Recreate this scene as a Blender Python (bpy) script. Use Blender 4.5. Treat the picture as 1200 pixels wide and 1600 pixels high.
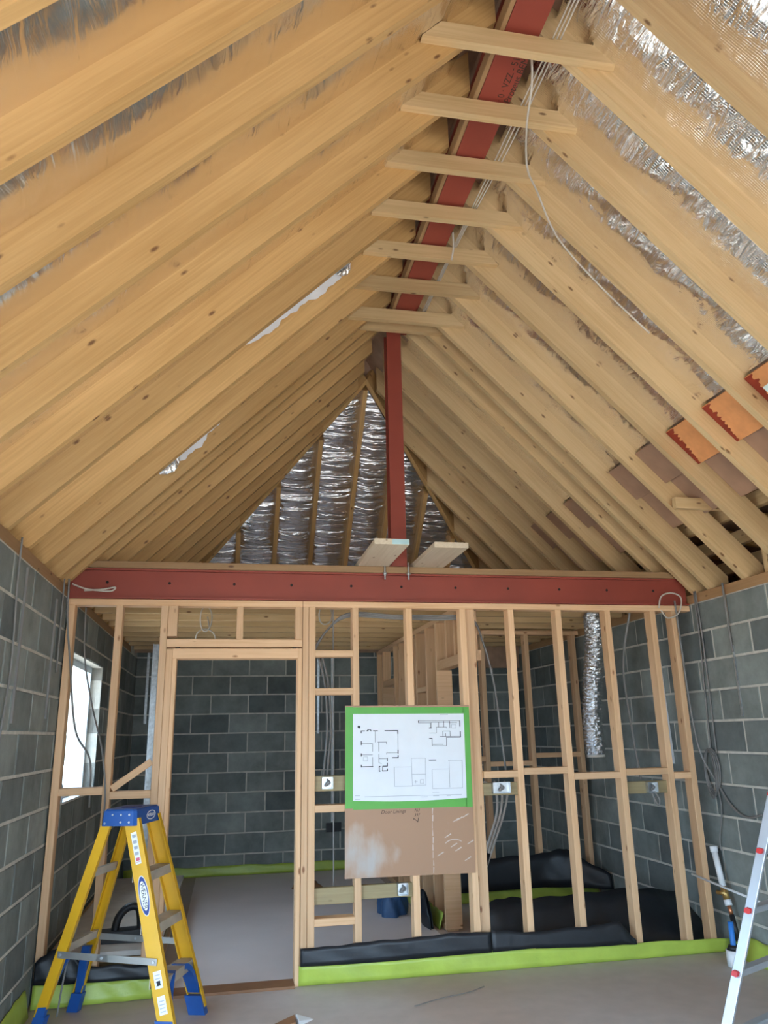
import bpy, math, random
from mathutils import Vector, Matrix
random.seed(7)
for o in list(bpy.data.objects): bpy.data.objects.remove(o)
SC = bpy.context.scene
COL = SC.collection
V = Vector
# ------------------------------------------------------------------ camera
cam = bpy.data.cameras.new('camera'); CAM = bpy.data.objects.new('camera', cam); COL.objects.link(CAM)
cam.sensor_fit = 'VERTICAL'; cam.sensor_height = 36.0; cam.lens = 1205 / 1600 * 36.0
cam.clip_start = 0.05
r_, u_, b_ = V((.98134, -.19107, -.0200)), V((-.0340, -.2750, .9608)), V((-.1891, -.9422, -.2765))
r_.normalize(); u_ = (u_ - r_ * u_.dot(r_)).normalized(); b_ = r_.cross(u_)
CAM.matrix_world = Matrix(((r_.x, u_.x, b_.x, 0), (r_.y, u_.y, b_.y, 0), (r_.z, u_.z, b_.z, 1.53), (0, 0, 0, 1)))
SC.camera = CAM
# ------------------------------------------------------------------ world, sun, portals, exposure
w = bpy.data.worlds.new('sky'); SC.world = w; w.use_nodes = True
bg = w.node_tree.nodes['Background']
bg.inputs[0].default_value = (.54, .76, 1.0, 1); bg.inputs[1].default_value = 10.5
sun = bpy.data.lights.new('sun', 'SUN'); sun.energy = 20; sun.angle = math.radians(1.0); sun.color = (1.0, .86, .66)
so = bpy.data.objects.new('sun', sun); COL.objects.link(so)
so.rotation_euler = V((-.12, .60, -.78)).to_track_quat('-Z', 'Y').to_euler()
def portal(loc, d, sx, sy):
    l = bpy.data.lights.new('daylight_portal', 'AREA'); l.shape = 'RECTANGLE'; l.size = sx; l.size_y = sy; l.cycles.is_portal = True
    o = bpy.data.objects.new('daylight_portal', l); COL.objects.link(o); o.location = loc
    o.rotation_euler = V(d).to_track_quat('-Z', 'Z').to_euler()
portal((-1.42, 2.48, 1.06), (1, 0, 0), 3.16, 2.1)
portal((-1.42, 6.62, 1.62), (1, 0, 0), 1.36, 1.04)
portal((1.24, -1.62, 1.13), (0, 1, 0), 4.2, 2.26)
vs = SC.view_settings
vs.view_transform = 'Standard'; vs.look = 'None'; vs.gamma = 1; vs.use_curve_mapping = False; vs.exposure = 0.0
SC.cycles.diffuse_bounces = 6; SC.cycles.max_bounces = 12; SC.cycles.sample_clamp_indirect = 12

# ------------------------------------------------------------------ materials
def nt(name):
    m = bpy.data.materials.new(name); m.use_nodes = True
    t = m.node_tree; return m, t, t.nodes, t.links, t.nodes['Principled BSDF']
def ramp(n, stops):
    r = n.new('ShaderNodeValToRGB'); e = r.color_ramp.elements
    while len(e) < len(stops): e.new(.5)
    for k, (p, c) in enumerate(stops): e[k].position = p; e[k].color = (*c, 1)
    return r
def plain(name, col, rough=.6, metal=0, var=.12, scale=8, bump=0, bscale=30):
    m, t, n, l, b = nt(name)
    tc = n.new('ShaderNodeTexCoord'); oi = n.new('ShaderNodeObjectInfo')
    no = n.new('ShaderNodeTexNoise'); no.inputs['Scale'].default_value = scale; no.inputs['Detail'].default_value = 5
    l.new(tc.outputs['Object'], no.inputs['Vector'])
    c = V(col); r = ramp(n, [(.3, c * (1 - var)), (.7, c * (1 + var))])
    l.new(no.outputs['Fac'], r.inputs[0]); l.new(r.outputs[0], b.inputs['Base Color'])
    b.inputs['Roughness'].default_value = rough; b.inputs['Metallic'].default_value = metal
    if bump:
        n2 = n.new('ShaderNodeTexNoise'); n2.inputs['Scale'].default_value = bscale; n2.inputs['Detail'].default_value = 4
        l.new(tc.outputs['Object'], n2.inputs['Vector'])
        bp = n.new('ShaderNodeBump'); bp.inputs['Strength'].default_value = bump; bp.inputs['Distance'].default_value = .01
        l.new(n2.outputs['Fac'], bp.inputs['Height']); l.new(bp.outputs[0], b.inputs['Normal'])
    return m
def wood(name, light, dark, knot, rough=.6, knots=.125, stain=None):
    m, t, n, l, b = nt(name)
    tc = n.new('ShaderNodeTexCoord'); oi = n.new('ShaderNodeObjectInfo')
    mul = n.new('ShaderNodeMath'); mul.operation = 'MULTIPLY'; mul.inputs[1].default_value = 57.0
    l.new(oi.outputs['Random'], mul.inputs[0])
    add = n.new('ShaderNodeVectorMath'); add.operation = 'ADD'
    cb = n.new('ShaderNodeCombineXYZ'); l.new(mul.outputs[0], cb.inputs[0]); l.new(mul.outputs[0], cb.inputs[1])
    l.new(tc.outputs['Object'], add.inputs[0]); l.new(cb.outputs[0], add.inputs[1])
    def mapped(s):
        mp = n.new('ShaderNodeMapping'); mp.inputs['Scale'].default_value = s; l.new(add.outputs[0], mp.inputs[0]); return mp
    # broad colour drift, streaky grain, knots
    big = n.new('ShaderNodeTexNoise'); big.inputs['Scale'].default_value = 1; big.inputs['Detail'].default_value = 3
    l.new(mapped((.9, 5, 5)).outputs[0], big.inputs['Vector'])
    gr = n.new('ShaderNodeTexNoise'); gr.inputs['Scale'].default_value = 1; gr.inputs['Detail'].default_value = 6; gr.inputs['Distortion'].default_value = .6
    l.new(mapped((2.2, 70, 70)).outputs[0], gr.inputs['Vector'])
    mixv = n.new('ShaderNodeMix'); mixv.data_type = 'FLOAT'; mixv.inputs[0].default_value = .5
    l.new(big.outputs['Fac'], mixv.inputs[2]); l.new(gr.outputs['Fac'], mixv.inputs[3])
    rp = ramp(n, [(.33, dark), (.62, light)]); l.new(mixv.outputs[0], rp.inputs[0])
    vo = n.new('ShaderNodeTexVoronoi'); vo.inputs['Scale'].default_value = 1; l.new(mapped((4.6, 11, 11)).outputs[0], vo.inputs['Vector'])
    kr = ramp(n, [(knots * .45, (1, 1, 1)), (knots, (0, 0, 0))]); l.new(vo.outputs['Distance'], kr.inputs[0])
    mx = n.new('ShaderNodeMix'); mx.data_type = 'RGBA'; l.new(kr.outputs[0], mx.inputs[0])
    l.new(rp.outputs[0], mx.inputs[6]); mx.inputs[7].default_value = (*knot, 1)
    # each piece its own shade
    hs = n.new('ShaderNodeHueSaturation'); mr = n.new('ShaderNodeMapRange'); mr.inputs[3].default_value = .86; mr.inputs[4].default_value = 1.12
    l.new(oi.outputs['Random'], mr.inputs[0]); l.new(mr.outputs[0], hs.inputs['Value']); l.new(mx.outputs[2], hs.inputs['Color'])
    l.new(hs.outputs[0], b.inputs['Base Color']); b.inputs['Roughness'].default_value = rough
    bp = n.new('ShaderNodeBump'); bp.inputs['Strength'].default_value = .15; bp.inputs['Distance'].default_value = .004
    l.new(gr.outputs['Fac'], bp.inputs['Height']); l.new(bp.outputs[0], b.inputs['Normal'])
    return m
def foil(name, col, rough, along, across, strength, dist, scrim=0):
    m, t, n, l, b = nt(name)
    tc = n.new('ShaderNodeTexCoord'); oi = n.new('ShaderNodeObjectInfo')
    cb = n.new('ShaderNodeCombineXYZ'); ml = n.new('ShaderNodeMath'); ml.operation = 'MULTIPLY'; ml.inputs[1].default_value = 31
    l.new(oi.outputs['Random'], ml.inputs[0]); l.new(ml.outputs[0], cb.inputs[0])
    add = n.new('ShaderNodeVectorMath'); l.new(tc.outputs['Object'], add.inputs[0]); l.new(cb.outputs[0], add.inputs[1])
    def nz(s, det, dis):
        mp = n.new('ShaderNodeMapping'); mp.inputs['Scale'].default_value = s; mp.inputs['Rotation'].default_value = (0, 0, .25); l.new(add.outputs[0], mp.inputs[0])
        x = n.new('ShaderNodeTexNoise'); x.inputs['Scale'].default_value = 1; x.inputs['Detail'].default_value = det; x.inputs['Distortion'].default_value = dis
        l.new(mp.outputs[0], x.inputs['Vector']); return x
    a = nz((along, across, across), 4, 1.2); c = nz((along * .3, across * 1.2, 3), 2, .5)
    s = n.new('ShaderNodeMath'); s.operation = 'ADD'; l.new(a.outputs['Fac'], s.inputs[0]); l.new(c.outputs['Fac'], s.inputs[1])
    if scrim:
        bk = n.new('ShaderNodeTexBrick'); bk.inputs['Scale'].default_value = 22; bk.inputs['Mortar Size'].default_value = .03; bk.inputs['Mortar Smooth'].default_value = 1
        l.new(add.outputs[0], bk.inputs['Vector']); s2 = n.new('ShaderNodeMath'); s2.operation = 'MULTIPLY_ADD'; l.new(bk.outputs['Fac'], s2.inputs[0]); s2.inputs[1].default_value = scrim; l.new(s.outputs[0], s2.inputs[2]); s = s2
    bp = n.new('ShaderNodeBump'); bp.inputs['Strength'].default_value = strength; bp.inputs['Distance'].default_value = dist
    l.new(s.outputs[0], bp.inputs['Height']); l.new(bp.outputs[0], b.inputs['Normal'])
    b.inputs['Base Color'].default_value = (*col, 1); b.inputs['Metallic'].default_value = 1; b.inputs['Roughness'].default_value = rough
    return m
def block_mat(name, a, c):
    m, t, n, l, b = nt(name)
    tc = n.new('ShaderNodeTexCoord'); oi = n.new('ShaderNodeObjectInfo')
    rp = ramp(n, [(0, a), (1, c)]); l.new(oi.outputs['Random'], rp.inputs[0])
    geo = n.new('ShaderNodeNewGeometry')
    no = n.new('ShaderNodeTexNoise'); no.inputs['Scale'].default_value = 3.2; no.inputs['Detail'].default_value = 7; no.inputs['Roughness'].default_value = .65
    l.new(geo.outputs['Position'], no.inputs['Vector'])
    mr = n.new('ShaderNodeMapRange'); mr.inputs[1].default_value = .3; mr.inputs[2].default_value = .72; mr.inputs[3].default_value = .68; mr.inputs[4].default_value = 1.35
    l.new(no.outputs['Fac'], mr.inputs[0])
    hs = n.new('ShaderNodeHueSaturation'); l.new(rp.outputs[0], hs.inputs['Color']); l.new(mr.outputs[0], hs.inputs['Value'])
    l.new(hs.outputs[0], b.inputs['Base Color']); b.inputs['Roughness'].default_value = .92
    n2 = n.new('ShaderNodeTexNoise'); n2.inputs['Scale'].default_value = 160; l.new(geo.outputs['Position'], n2.inputs['Vector'])
    bp = n.new('ShaderNodeBump'); bp.inputs['Strength'].default_value = .35; bp.inputs['Distance'].default_value = .003
    l.new(n2.outputs['Fac'], bp.inputs['Height']); l.new(bp.outputs[0], b.inputs['Normal'])
    return m
def floor_mat():
    m, t, n, l, b = nt('screed_floor')
    geo = n.new('ShaderNodeNewGeometry')
    no = n.new('ShaderNodeTexNoise'); no.inputs['Scale'].default_value = .55; no.inputs['Detail'].default_value = 3
    l.new(geo.outputs['Position'], no.inputs['Vector'])
    rp = ramp(n, [(.36, (.50, .39, .325)), (.6, (.56, .505, .475))]); l.new(no.outputs['Fac'], rp.inputs[0])
    n2 = n.new('ShaderNodeTexNoise'); n2.inputs['Scale'].default_value = 9; n2.inputs['Detail'].default_value = 8; l.new(geo.outputs['Position'], n2.inputs['Vector'])
    mr = n.new('ShaderNodeMapRange'); mr.inputs[3].default_value = .85; mr.inputs[4].default_value = 1.12; l.new(n2.outputs['Fac'], mr.inputs[0])
    hs = n.new('ShaderNodeHueSaturation'); l.new(rp.outputs[0], hs.inputs['Color']); l.new(mr.outputs[0], hs.inputs['Value'])
    l.new(hs.outputs[0], b.inputs['Base Color']); b.inputs['Roughness'].default_value = .55
    return m
def hardboard_mat():
    m, t, n, l, b = nt('hardboard')
    tc = n.new('ShaderNodeTexCoord')
    mp = n.new('ShaderNodeMapping'); mp.inputs['Scale'].default_value = (9, 1, 4); l.new(tc.outputs['Object'], mp.inputs[0])
    no = n.new('ShaderNodeTexNoise'); no.inputs['Scale'].default_value = 1; no.inputs['Detail'].default_value = 6; l.new(mp.outputs[0], no.inputs['Vector'])
    # pale plaster dust: strongest towards the lower left corner of the sheet
    sx = n.new('ShaderNodeSeparateXYZ'); l.new(tc.outputs['Object'], sx.inputs[0])
    d = n.new('ShaderNodeVectorMath'); d.operation = 'DISTANCE'; l.new(tc.outputs['Object'], d.inputs[0]); d.inputs[1].default_value = (.10, 0, .14)
    mr = n.new('ShaderNodeMapRange'); mr.inputs[1].default_value = .05; mr.inputs[2].default_value = .30; mr.inputs[3].default_value = .36; mr.inputs[4].default_value = -.06
    l.new(d.outputs['Value'], mr.inputs[0])
    ad = n.new('ShaderNodeMath'); l.new(no.outputs['Fac'], ad.inputs[0]); l.new(mr.outputs[0], ad.inputs[1])
    rp = ramp(n, [(.58, (.40, .225, .125)), (.76, (.45, .33, .25)), (.95, (.46, .42, .39))]); l.new(ad.outputs[0], rp.inputs[0])
    l.new(rp.outputs[0], b.inputs['Base Color']); b.inputs['Roughness'].default_value = .45
    return m
def glass_mat():
    m, t, n, l, b = nt('window_glass')
    o = n['Material Output']; tr = n.new('ShaderNodeBsdfTransparent'); g = n.new('ShaderNodeBsdfGlossy'); g.inputs['Roughness'].default_value = .02
    mx = n.new('ShaderNodeMixShader'); mx.inputs[0].default_value = .06; l.new(tr.outputs[0], mx.inputs[1]); l.new(g.outputs[0], mx.inputs[2]); l.new(mx.outputs[0], o.inputs[0])
    return m
M = dict(
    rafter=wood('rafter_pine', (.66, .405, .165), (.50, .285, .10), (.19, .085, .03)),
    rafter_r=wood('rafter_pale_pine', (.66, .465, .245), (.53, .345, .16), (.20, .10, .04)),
    stud=wood('stud_pine', (.77, .50, .29), (.64, .375, .19), (.30, .12, .045), knots=.13),
    brown_wood=wood('brown_timber', (.42, .25, .12), (.32, .18, .08), (.15, .07, .03)),  # darker brown wood for wall plates and packing timbers
    treated=wood('treated_timber', (.36, .29, .15), (.27, .20, .10), (.14, .09, .04)),
    joist=wood('joist_pine', (.68, .48, .25), (.54, .35, .16), (.22, .11, .04)),
    plank=wood('scaffold_plank', (.66, .56, .42), (.54, .43, .30), (.25, .15, .08)),
    plank_end=plain('blue_end_paint', (.42, .60, .62), .7),
    sark=plain('sarking_board', (.40, .255, .17), .8, var=.2, bump=.2),
    foil=foil('foil_membrane', (.86, .82, .78), .25, 13, 3.0, .6, .02),
    foil_r=foil('foil_membrane_bright', (.90, .88, .86), .14, 20, 4.5, .7, .02, .022),
    foil_hip=foil('foil_membrane_hip', (.86, .85, .88), .22, 2.5, 15, .8, .03),
    foil_duct=foil('duct_foil', (.86, .87, .88), .12, 30, 30, .8, .012),
    foil_white=plain('white_foil_backing', (.80, .80, .82), .55, var=.06),
    red=plain('red_primer', (.285, .052, .032), .55, var=.10, scale=2.5),
    dark=plain('dark_hole', (.02, .012, .010), .9),
    block=block_mat('concrete_block', (.135, .155, .150), (.265, .29, .268)),
    mortar=plain('mortar', (.56, .54, .48), .95, var=.15, scale=14, bump=.3),
    floor=floor_mat(),
    sheet=plain('floor_sheet_window_lit', (.80, .73, .72), .5, var=.06, scale=1.5),  # window light on the doorway floor is put into this pale colour
    mint=plain('pale_mint_board', (.66, .78, .72), .7, var=.04),
    ground=plain('pale_gravel', (.50, .47, .42), .9, scale=2),
    render=plain('white_render', (.75, .74, .70), .9),
    upvc=plain('window_frame_plastic', (.62, .70, .76), .4, var=.02),
    glass=glass_mat(),
    hard=hardboard_mat(),
    orange=plain('orange_board', (.74, .32, .12), .6, var=.15, scale=9),
    rust=plain('red_stain', (.26, .03, .012), .6, var=.2),
    pinkboard=plain('brown_board', (.36, .215, .14), .7, var=.14, scale=6),
    black=plain('black_membrane', (.012, .014, .018), .42, var=.2, bump=.35, bscale=9),
    green=plain('green_membrane', (.44, .56, .085), .38, var=.10, scale=6, bump=.3, bscale=14),
    tape=plain('green_tape', (.10, .40, .05), .45, var=.05),
    paper=plain('paper', (.80, .83, .87), .7, var=.02),
    ink=plain('ink', (.02, .02, .025), .7), faint=plain('faint_ink', (.36, .38, .42), .8), marker=plain('marker_pen', (.06, .03, .02), .7),
    yellow=plain('yellow_fibreglass', (.68, .37, .012), .38, var=.08, scale=5),
    blue=plain('blue_plastic', (.012, .085, .33), .42, var=.08), navy=plain('navy_ink', (.015, .04, .22), .5),
    alu=plain('aluminium', (.50, .53, .57), .42, metal=.6, var=.06), steel=plain('grey_steel', (.36, .36, .35), .42, metal=.7),
    step=plain('dusty_step', (.46, .40, .32), .6, metal=.2, var=.2),
    white=plain('white_plastic', (.82, .83, .84), .4, var=.03), wire=plain('white_cable', (.58, .52, .45), .5), gwire=plain('grey_cable', (.20, .19, .18), .5),
    galv=plain('galvanised_steel', (.55, .57, .58), .35, metal=.8, var=.2, scale=30), redcap=plain('red_plastic', (.62, .03, .03), .4),
    blackp=plain('black_plastic', (.015, .015, .017), .45), copper=plain('copper', (.62, .24, .12), .3, metal=.9), brass=plain('brass', (.62, .42, .16), .3, metal=.9),
    bluepipe=plain('blue_pipe', (.03, .20, .62), .45), sticker=plain('white_sticker', (.78, .80, .82), .5, var=.03), pinks=plain('red_ink', (.62, .12, .18), .6),
    board=wood('sheet_board', (.62, .44, .28), (.52, .35, .20), (.48, .30, .18), knots=.02), whitebd=plain('white_faced_board', (.64, .60, .55), .5),
    teal=plain('teal_bag', (.05, .16, .17), .5, bump=.5, bscale=14), brownstrip=plain('brown_edge_strip', (.27, .13, .06), .6), bluebag=plain('blue_packaging', (.04, .10, .22), .5, bump=.4, bscale=20),
    clearp=plain('clear_bottle', (.72, .78, .84), .15), dust=plain('plaster_smear', (.62, .52, .45), .9))

# ------------------------------------------------------------------ mesh helpers
class MB:
    def __init__(s): s.v = []; s.f = []; s.sm = []
    def quad(s, a, b, c, d):
        k = len(s.v); s.v += [tuple(p) for p in (a, b, c, d)]; s.f.append((k, k + 1, k + 2, k + 3)); s.sm.append(0); return s
    def poly(s, pts):
        k = len(s.v); s.v += [tuple(p) for p in pts]; s.f.append(tuple(range(k, k + len(pts)))); s.sm.append(0); return s
    def box(s, a, b):
        x0, y0, z0 = a; x1, y1, z1 = b; k = len(s.v)
        s.v += [(x0, y0, z0), (x1, y0, z0), (x1, y1, z0), (x0, y1, z0), (x0, y0, z1), (x1, y0, z1), (x1, y1, z1), (x0, y1, z1)]
        for f in ((0, 3, 2, 1), (4, 5, 6, 7), (0, 1, 5, 4), (1, 2, 6, 5), (2, 3, 7, 6), (3, 0, 4, 7)): s.f.append(tuple(k + i for i in f)); s.sm.append(0)
        return s
    def prism(s, prof, o, u, v, d, smooth=0):          # profile (a,b) at o + a*u + b*v, swept by d
        o, u, v, d = V(o), V(u), V(v), V(d); n = len(prof); k = len(s.v)
        s.v += [tuple(o + u * a + v * b) for a, b in prof] + [tuple(o + u * a + v * b + d) for a, b in prof]
        s.f.append(tuple(k + i for i in range(n))[::-1]); s.f.append(tuple(k + n + i for i in range(n))); s.sm += [0, 0]
        for i in range(n):
            j = (i + 1) % n; s.f.append((k + i, k + j, k + n + j, k + n + i)); s.sm.append(smooth)
        return s
    def loft(s, A, B):                                  # two polygons with the same number of points
        n = len(A); k = len(s.v); s.v += [tuple(p) for p in A] + [tuple(p) for p in B]
        s.f.append(tuple(k + i for i in range(n))[::-1]); s.f.append(tuple(k + n + i for i in range(n))); s.sm += [0, 0]
        for i in range(n):
            j = (i + 1) % n; s.f.append((k + i, k + j, k + n + j, k + n + i)); s.sm.append(0)
        return s
    def tube(s, pts, r, n=8, closed=False, cap=True):
        pts = [V(p) for p in pts]; m = len(pts); k = len(s.v); prev = None
        for i, p in enumerate(pts):
            a = pts[i - 1] if (i or closed) else p; b = pts[(i + 1) % m] if (i < m - 1 or closed) else p
            t = (b - a).normalized()
            if prev is None: prev = t.orthogonal().normalized()
            x = (prev - t * prev.dot(t)); x = x.normalized() if x.length > 1e-6 else t.orthogonal().normalized(); prev = x; y = t.cross(x)
            rr = r[i] if isinstance(r, (list, tuple)) else r
            for j in range(n):
                an = 2 * math.pi * j / n; s.v.append(tuple(p + (x * math.cos(an) + y * math.sin(an)) * rr))
        for i in range(m if closed else m - 1):
            for j in range(n):
                q = (i + 1) % m; s.f.append((k + i * n + j, k + i * n + (j + 1) % n, k + q * n + (j + 1) % n, k + q * n + j)); s.sm.append(1)
        if cap and not closed:
            s.f.append(tuple(k + j for j in range(n))[::-1]); s.f.append(tuple(k + (m - 1) * n + j for j in range(n))); s.sm += [0, 0]
        return s
    def grid(s, nu, nv, fn, smooth=1):
        k = len(s.v)
        for i in range(nu + 1):
            for j in range(nv + 1): s.v.append(tuple(fn(i / nu, j / nv)))
        for i in range(nu):
            for j in range(nv):
                a = k + i * (nv + 1) + j; s.f.append((a, a + 1, a + nv + 2, a + nv + 1)); s.sm.append(smooth)
        return s
    def mesh(s, name, mats):
        me = bpy.data.meshes.new(name); me.from_pydata(s.v, [], s.f); me.polygons.foreach_set('use_smooth', [bool(x) for x in s.sm])
        for q in (mats if isinstance(mats, list) else [mats]): me.materials.append(M[q])
        me.update(); return me
    def build(s, name, mat, parent=None, mw=None): return link(name, s.mesh(name, mat), parent, mw)
WM = {}
def link(name, me, parent=None, mw=None):
    o = bpy.data.objects.new(name, me); COL.objects.link(o)
    mw = mw or Matrix.Identity(4)
    if parent is not None:
        o.parent = parent; o.matrix_local = WM[parent.name].inverted() @ mw
    else: o.matrix_world = mw
    WM[o.name] = mw
    return o
def thing(name, label, cat, loc=(0, 0, 0), group=None):
    o = link(name, None, None, Matrix.Translation(loc)); o.empty_display_size = .1; o['label'] = label; o['category'] = cat
    if group: o['group'] = group
    return o
def tag(o, label, cat, group=None):
    o['label'] = label; o['category'] = cat
    if group: o['group'] = group
    return o
def struct(o, label=None):
    o['kind'] = 'structure'
    if label: o['label'] = label
    return o
def smooth(pts, k=6):
    P = [V(p) for p in pts]; out = []
    for i in range(len(P) - 1):
        a, b, c, d = P[max(i - 1, 0)], P[i], P[i + 1], P[min(i + 2, len(P) - 1)]
        for j in range(k):
            t = j / k; out.append(.5 * ((2 * b) + (c - a) * t + (2 * a - 5 * b + 4 * c - d) * t * t + (3 * b - a - 3 * c + d) * t ** 3))
    out.append(P[-1]); return out
def frame(o, x, up=(0, 0, 1)):
    x = V(x).normalized(); up = V(up); y = up.cross(x)
    if y.length < 1e-4: y = V((0, 1, 0)).cross(x)
    y.normalize(); z = x.cross(y)
    return Matrix(((x.x, y.x, z.x, o[0]), (x.y, y.y, z.y, o[1]), (x.z, y.z, z.z, o[2]), (0, 0, 0, 1)))
def cham(y0, y1, z0, z1, c=.003):
    return [(y0 + c, z0), (y1 - c, z0), (y1, z0 + c), (y1, z1 - c), (y1 - c, z1), (y0 + c, z1), (y0, z1 - c), (y0, z0 + c)]
def timber(name, p0, p1, wid, hei, mat, parent=None, up=(0, 0, 1)):
    """straight sawn timber, axis p0-p1 through the centre of its section; local X runs along the grain"""
    p0, p1 = V(p0), V(p1); L = (p1 - p0).length
    m = MB().prism(cham(-wid / 2, wid / 2, -hei / 2, hei / 2), (0, 0, 0), (0, 1, 0), (0, 0, 1), (L, 0, 0))
    return m.build(name, mat, parent, frame(p0, p1 - p0, up))
def vstud(x0, x1, y0, y1, z0, z1, parent, name='stud', mat='stud'):
    return timber(name, ((x0 + x1) / 2, (y0 + y1) / 2, z0), ((x0 + x1) / 2, (y0 + y1) / 2, z1), y1 - y0, x1 - x0, mat, parent, up=(1, 0, 0))
def xbar(x0, x1, y0, y1, z0, z1, parent, name='nogging', mat='stud'):
    return timber(name, (x0, (y0 + y1) / 2, (z0 + z1) / 2), (x1, (y0 + y1) / 2, (z0 + z1) / 2), y1 - y0, z1 - z0, mat, parent)
def ybar(x0, x1, y0, y1, z0, z1, parent, name='nogging', mat='stud'):
    return timber(name, ((x0 + x1) / 2, y0, (z0 + z1) / 2), ((x0 + x1) / 2, y1, (z0 + z1) / 2), x1 - x0, z1 - z0, mat, parent)
def text_mesh(s, size, o, x, up, mat, name, parent, ext=.0004, align='CENTER', shear=0):
    cu = bpy.data.curves.new('lettering', 'FONT'); cu.body = s; cu.size = size; cu.align_x = align; cu.align_y = 'CENTER'; cu.extrude = ext; cu.shear = shear; cu.resolution_u = 3
    t = bpy.data.objects.new('lettering', cu); COL.objects.link(t); dg = bpy.context.evaluated_depsgraph_get()
    me = bpy.data.meshes.new_from_object(t.evaluated_get(dg)); bpy.data.objects.remove(t); me.materials.clear(); me.materials.append(M[mat])
    x = V(x).normalized(); up = V(up); up = (up - x * up.dot(x)).normalized(); z = x.cross(up)
    mw = Matrix(((x.x, up.x, z.x, o[0]), (x.y, up.y, z.y, o[1]), (x.z, up.z, z.z, o[2]), (0, 0, 0, 1)))
    return link(name, me, parent, mw)

# ------------------------------------------------------------------ the place: dimensions
XL, XR, YB, YF = -1.107, 3.59, 9.85, -1.5
XC, HALF, EZ = 1.2415, 2.3485, 2.55
APZ = EZ + HALF                       # underside of the rafters at the ridge
YP = 5.55                             # front face of the stud partition
APY = 6.95                            # where the ridge ends and the hip begins
WT = 2.475

# ------------------------------------------------------------------ floor, ground
struct(MB().box((XL - .3, YF - .3, -.15), (XR + .3, YB + .3, 0)).build('floor', 'floor'), 'dusty grey brown floor')
struct(MB().box((-40, -40, -.4), (40, 40, -.16)).build('ground', 'ground'), 'pale ground outside the windows')

# ------------------------------------------------------------------ block walls
BC = {}
def block_mesh(L, h, d=.1):
    k = (round(L, 3), round(h, 3))
    if k not in BC:
        c = .005; m = MB(); A = [(0, d, 0), (L, d, 0), (L, d, h), (0, d, h)]; B = [(0, c, 0), (L, c, 0), (L, c, h), (0, c, h)]; F = [(c, 0, c), (L - c, 0, c), (L - c, 0, h - c), (c, 0, h - c)]
        m.v = A + B + F
        for q in ((0, 4), (4, 8)):
            for i in range(4):
                j = (i + 1) % 4; m.f.append((q[0] + i, q[0] + j, q[1] + j, q[1] + i)); m.sm.append(0)
        m.f += [(3, 2, 1, 0), (8, 9, 10, 11)]; m.sm += [0, 0]
        BC[k] = m.mesh('block', 'block')
    return BC[k]
def blocks(wall, org, xdir, a0, a1, holes, z1=WT, phase=0.0):
    """running bond; xdir = direction of increasing length so that the face looks to the right-handed front"""
    xd = V(xdir); fr = Matrix(((xd.x, -xd.y, 0, 0), (xd.y, xd.x, 0, 0), (0, 0, 1, 0), (0, 0, 0, 1)))
    c = 0; z = .008
    while z < z1 - .03:
        h = min(.209, z1 - z)
        a = a0 - .45 * ((c * .5 + phase) % 1.0)
        while a < a1:
            rs = [(max(a, a0), min(a + .435, a1), z, z + h)]
            for (h0, h1, k0, k1) in holes:
                nr = []
                for (p, q, s, t) in rs:
                    if q <= h0 or p >= h1 or t <= k0 or s >= k1: nr.append((p, q, s, t)); continue
                    if p < h0: nr.append((p, h0, s, t))
                    if q > h1: nr.append((h1, q, s, t))
                    if s < k0: nr.append((max(p, h0), min(q, h1), s, k0))
                    if t > k1: nr.append((max(p, h0), min(q, h1), k1 + .004, t))
                rs = nr
            for (p, q, s, t) in rs:
                if q - p > .035 and t - s > .03:
                    link('block', block_mesh(q - p, t - s), wall, Matrix.Translation(V(org) + xd * p + V((0, 0, s))) @ fr @ Matrix.Translation((0, random.uniform(-.0015, .0015), 0)))
            a += .45
        z += .225; c += 1
def wall_boxes(m, x0, x1, y0, y1, holes, z1):      # wall along Y with rectangular holes (y0,y1,z0,z1)
    ys = sorted({y0, y1, *[h[0] for h in holes], *[h[1] for h in holes]})
    for a, b in zip(ys, ys[1:]):
        hs = [h for h in holes if h[0] <= a and h[1] >= b]
        if not hs: m.box((x0, a, -.1), (x1, b, z1))
        for h in hs:
            if h[2] > 0: m.box((x0, a, -.1), (x1, b, h[2]))
            m.box((x0, a, h[3]), (x1, b, z1))
W1 = (5.95, 7.32, 1.10, 2.14); W2 = (.9, 4.06, 0, 2.1)
m = MB(); wall_boxes(m, XL - .3, XL - .005, YF - .3, YB + .3, [W1, W2], WT); m.box((XL - .3, YF - .3, WT), (XL - .13, 9.3, 2.56)); m.box((XL - .3, 9.3, WT), (XL - .005, YB + .3, 2.78)); wl = struct(m.build('wall_left', 'mortar'), 'grey concrete block wall with window openings')
blocks(wl, (XL, 0, 0), (0, 1, 0), 2.0, YB, [W1, W2], phase=.15)
wr = struct(MB().box((XR + .005, YF - .3, -.1), (XR + .3, YB + .3, WT)).box((XR + .005, 9.3, WT), (XR + .3, YB + .3, 2.78)).box((XR + .13, YF - .3, WT), (XR + .3, .2, 2.56)).build('wall_right', 'mortar'), 'grey green concrete block wall')
blocks(wr, (XR, 0, 0), (0, -1, 0), -YB, -2.0, [], phase=.4)
wb = struct(MB().box((XL - .005, YB + .005, -.1), (XR + .005, YB + .3, 2.77)).build('wall_back', 'mortar'), 'dark concrete block wall at the far end')
blocks(wb, (0, YB, 0), (1, 0, 0), XL, XR, [], z1=2.6)
m = MB(); hx0, hx1 = -.86, 3.34
m.box((XL - .3, YF - .3, -.1), (hx0, YF, WT)); m.box((hx1, YF - .3, -.1), (XR + .3, YF, WT)); m.box((hx0, YF - .3, 2.26), (hx1, YF, WT))
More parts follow.
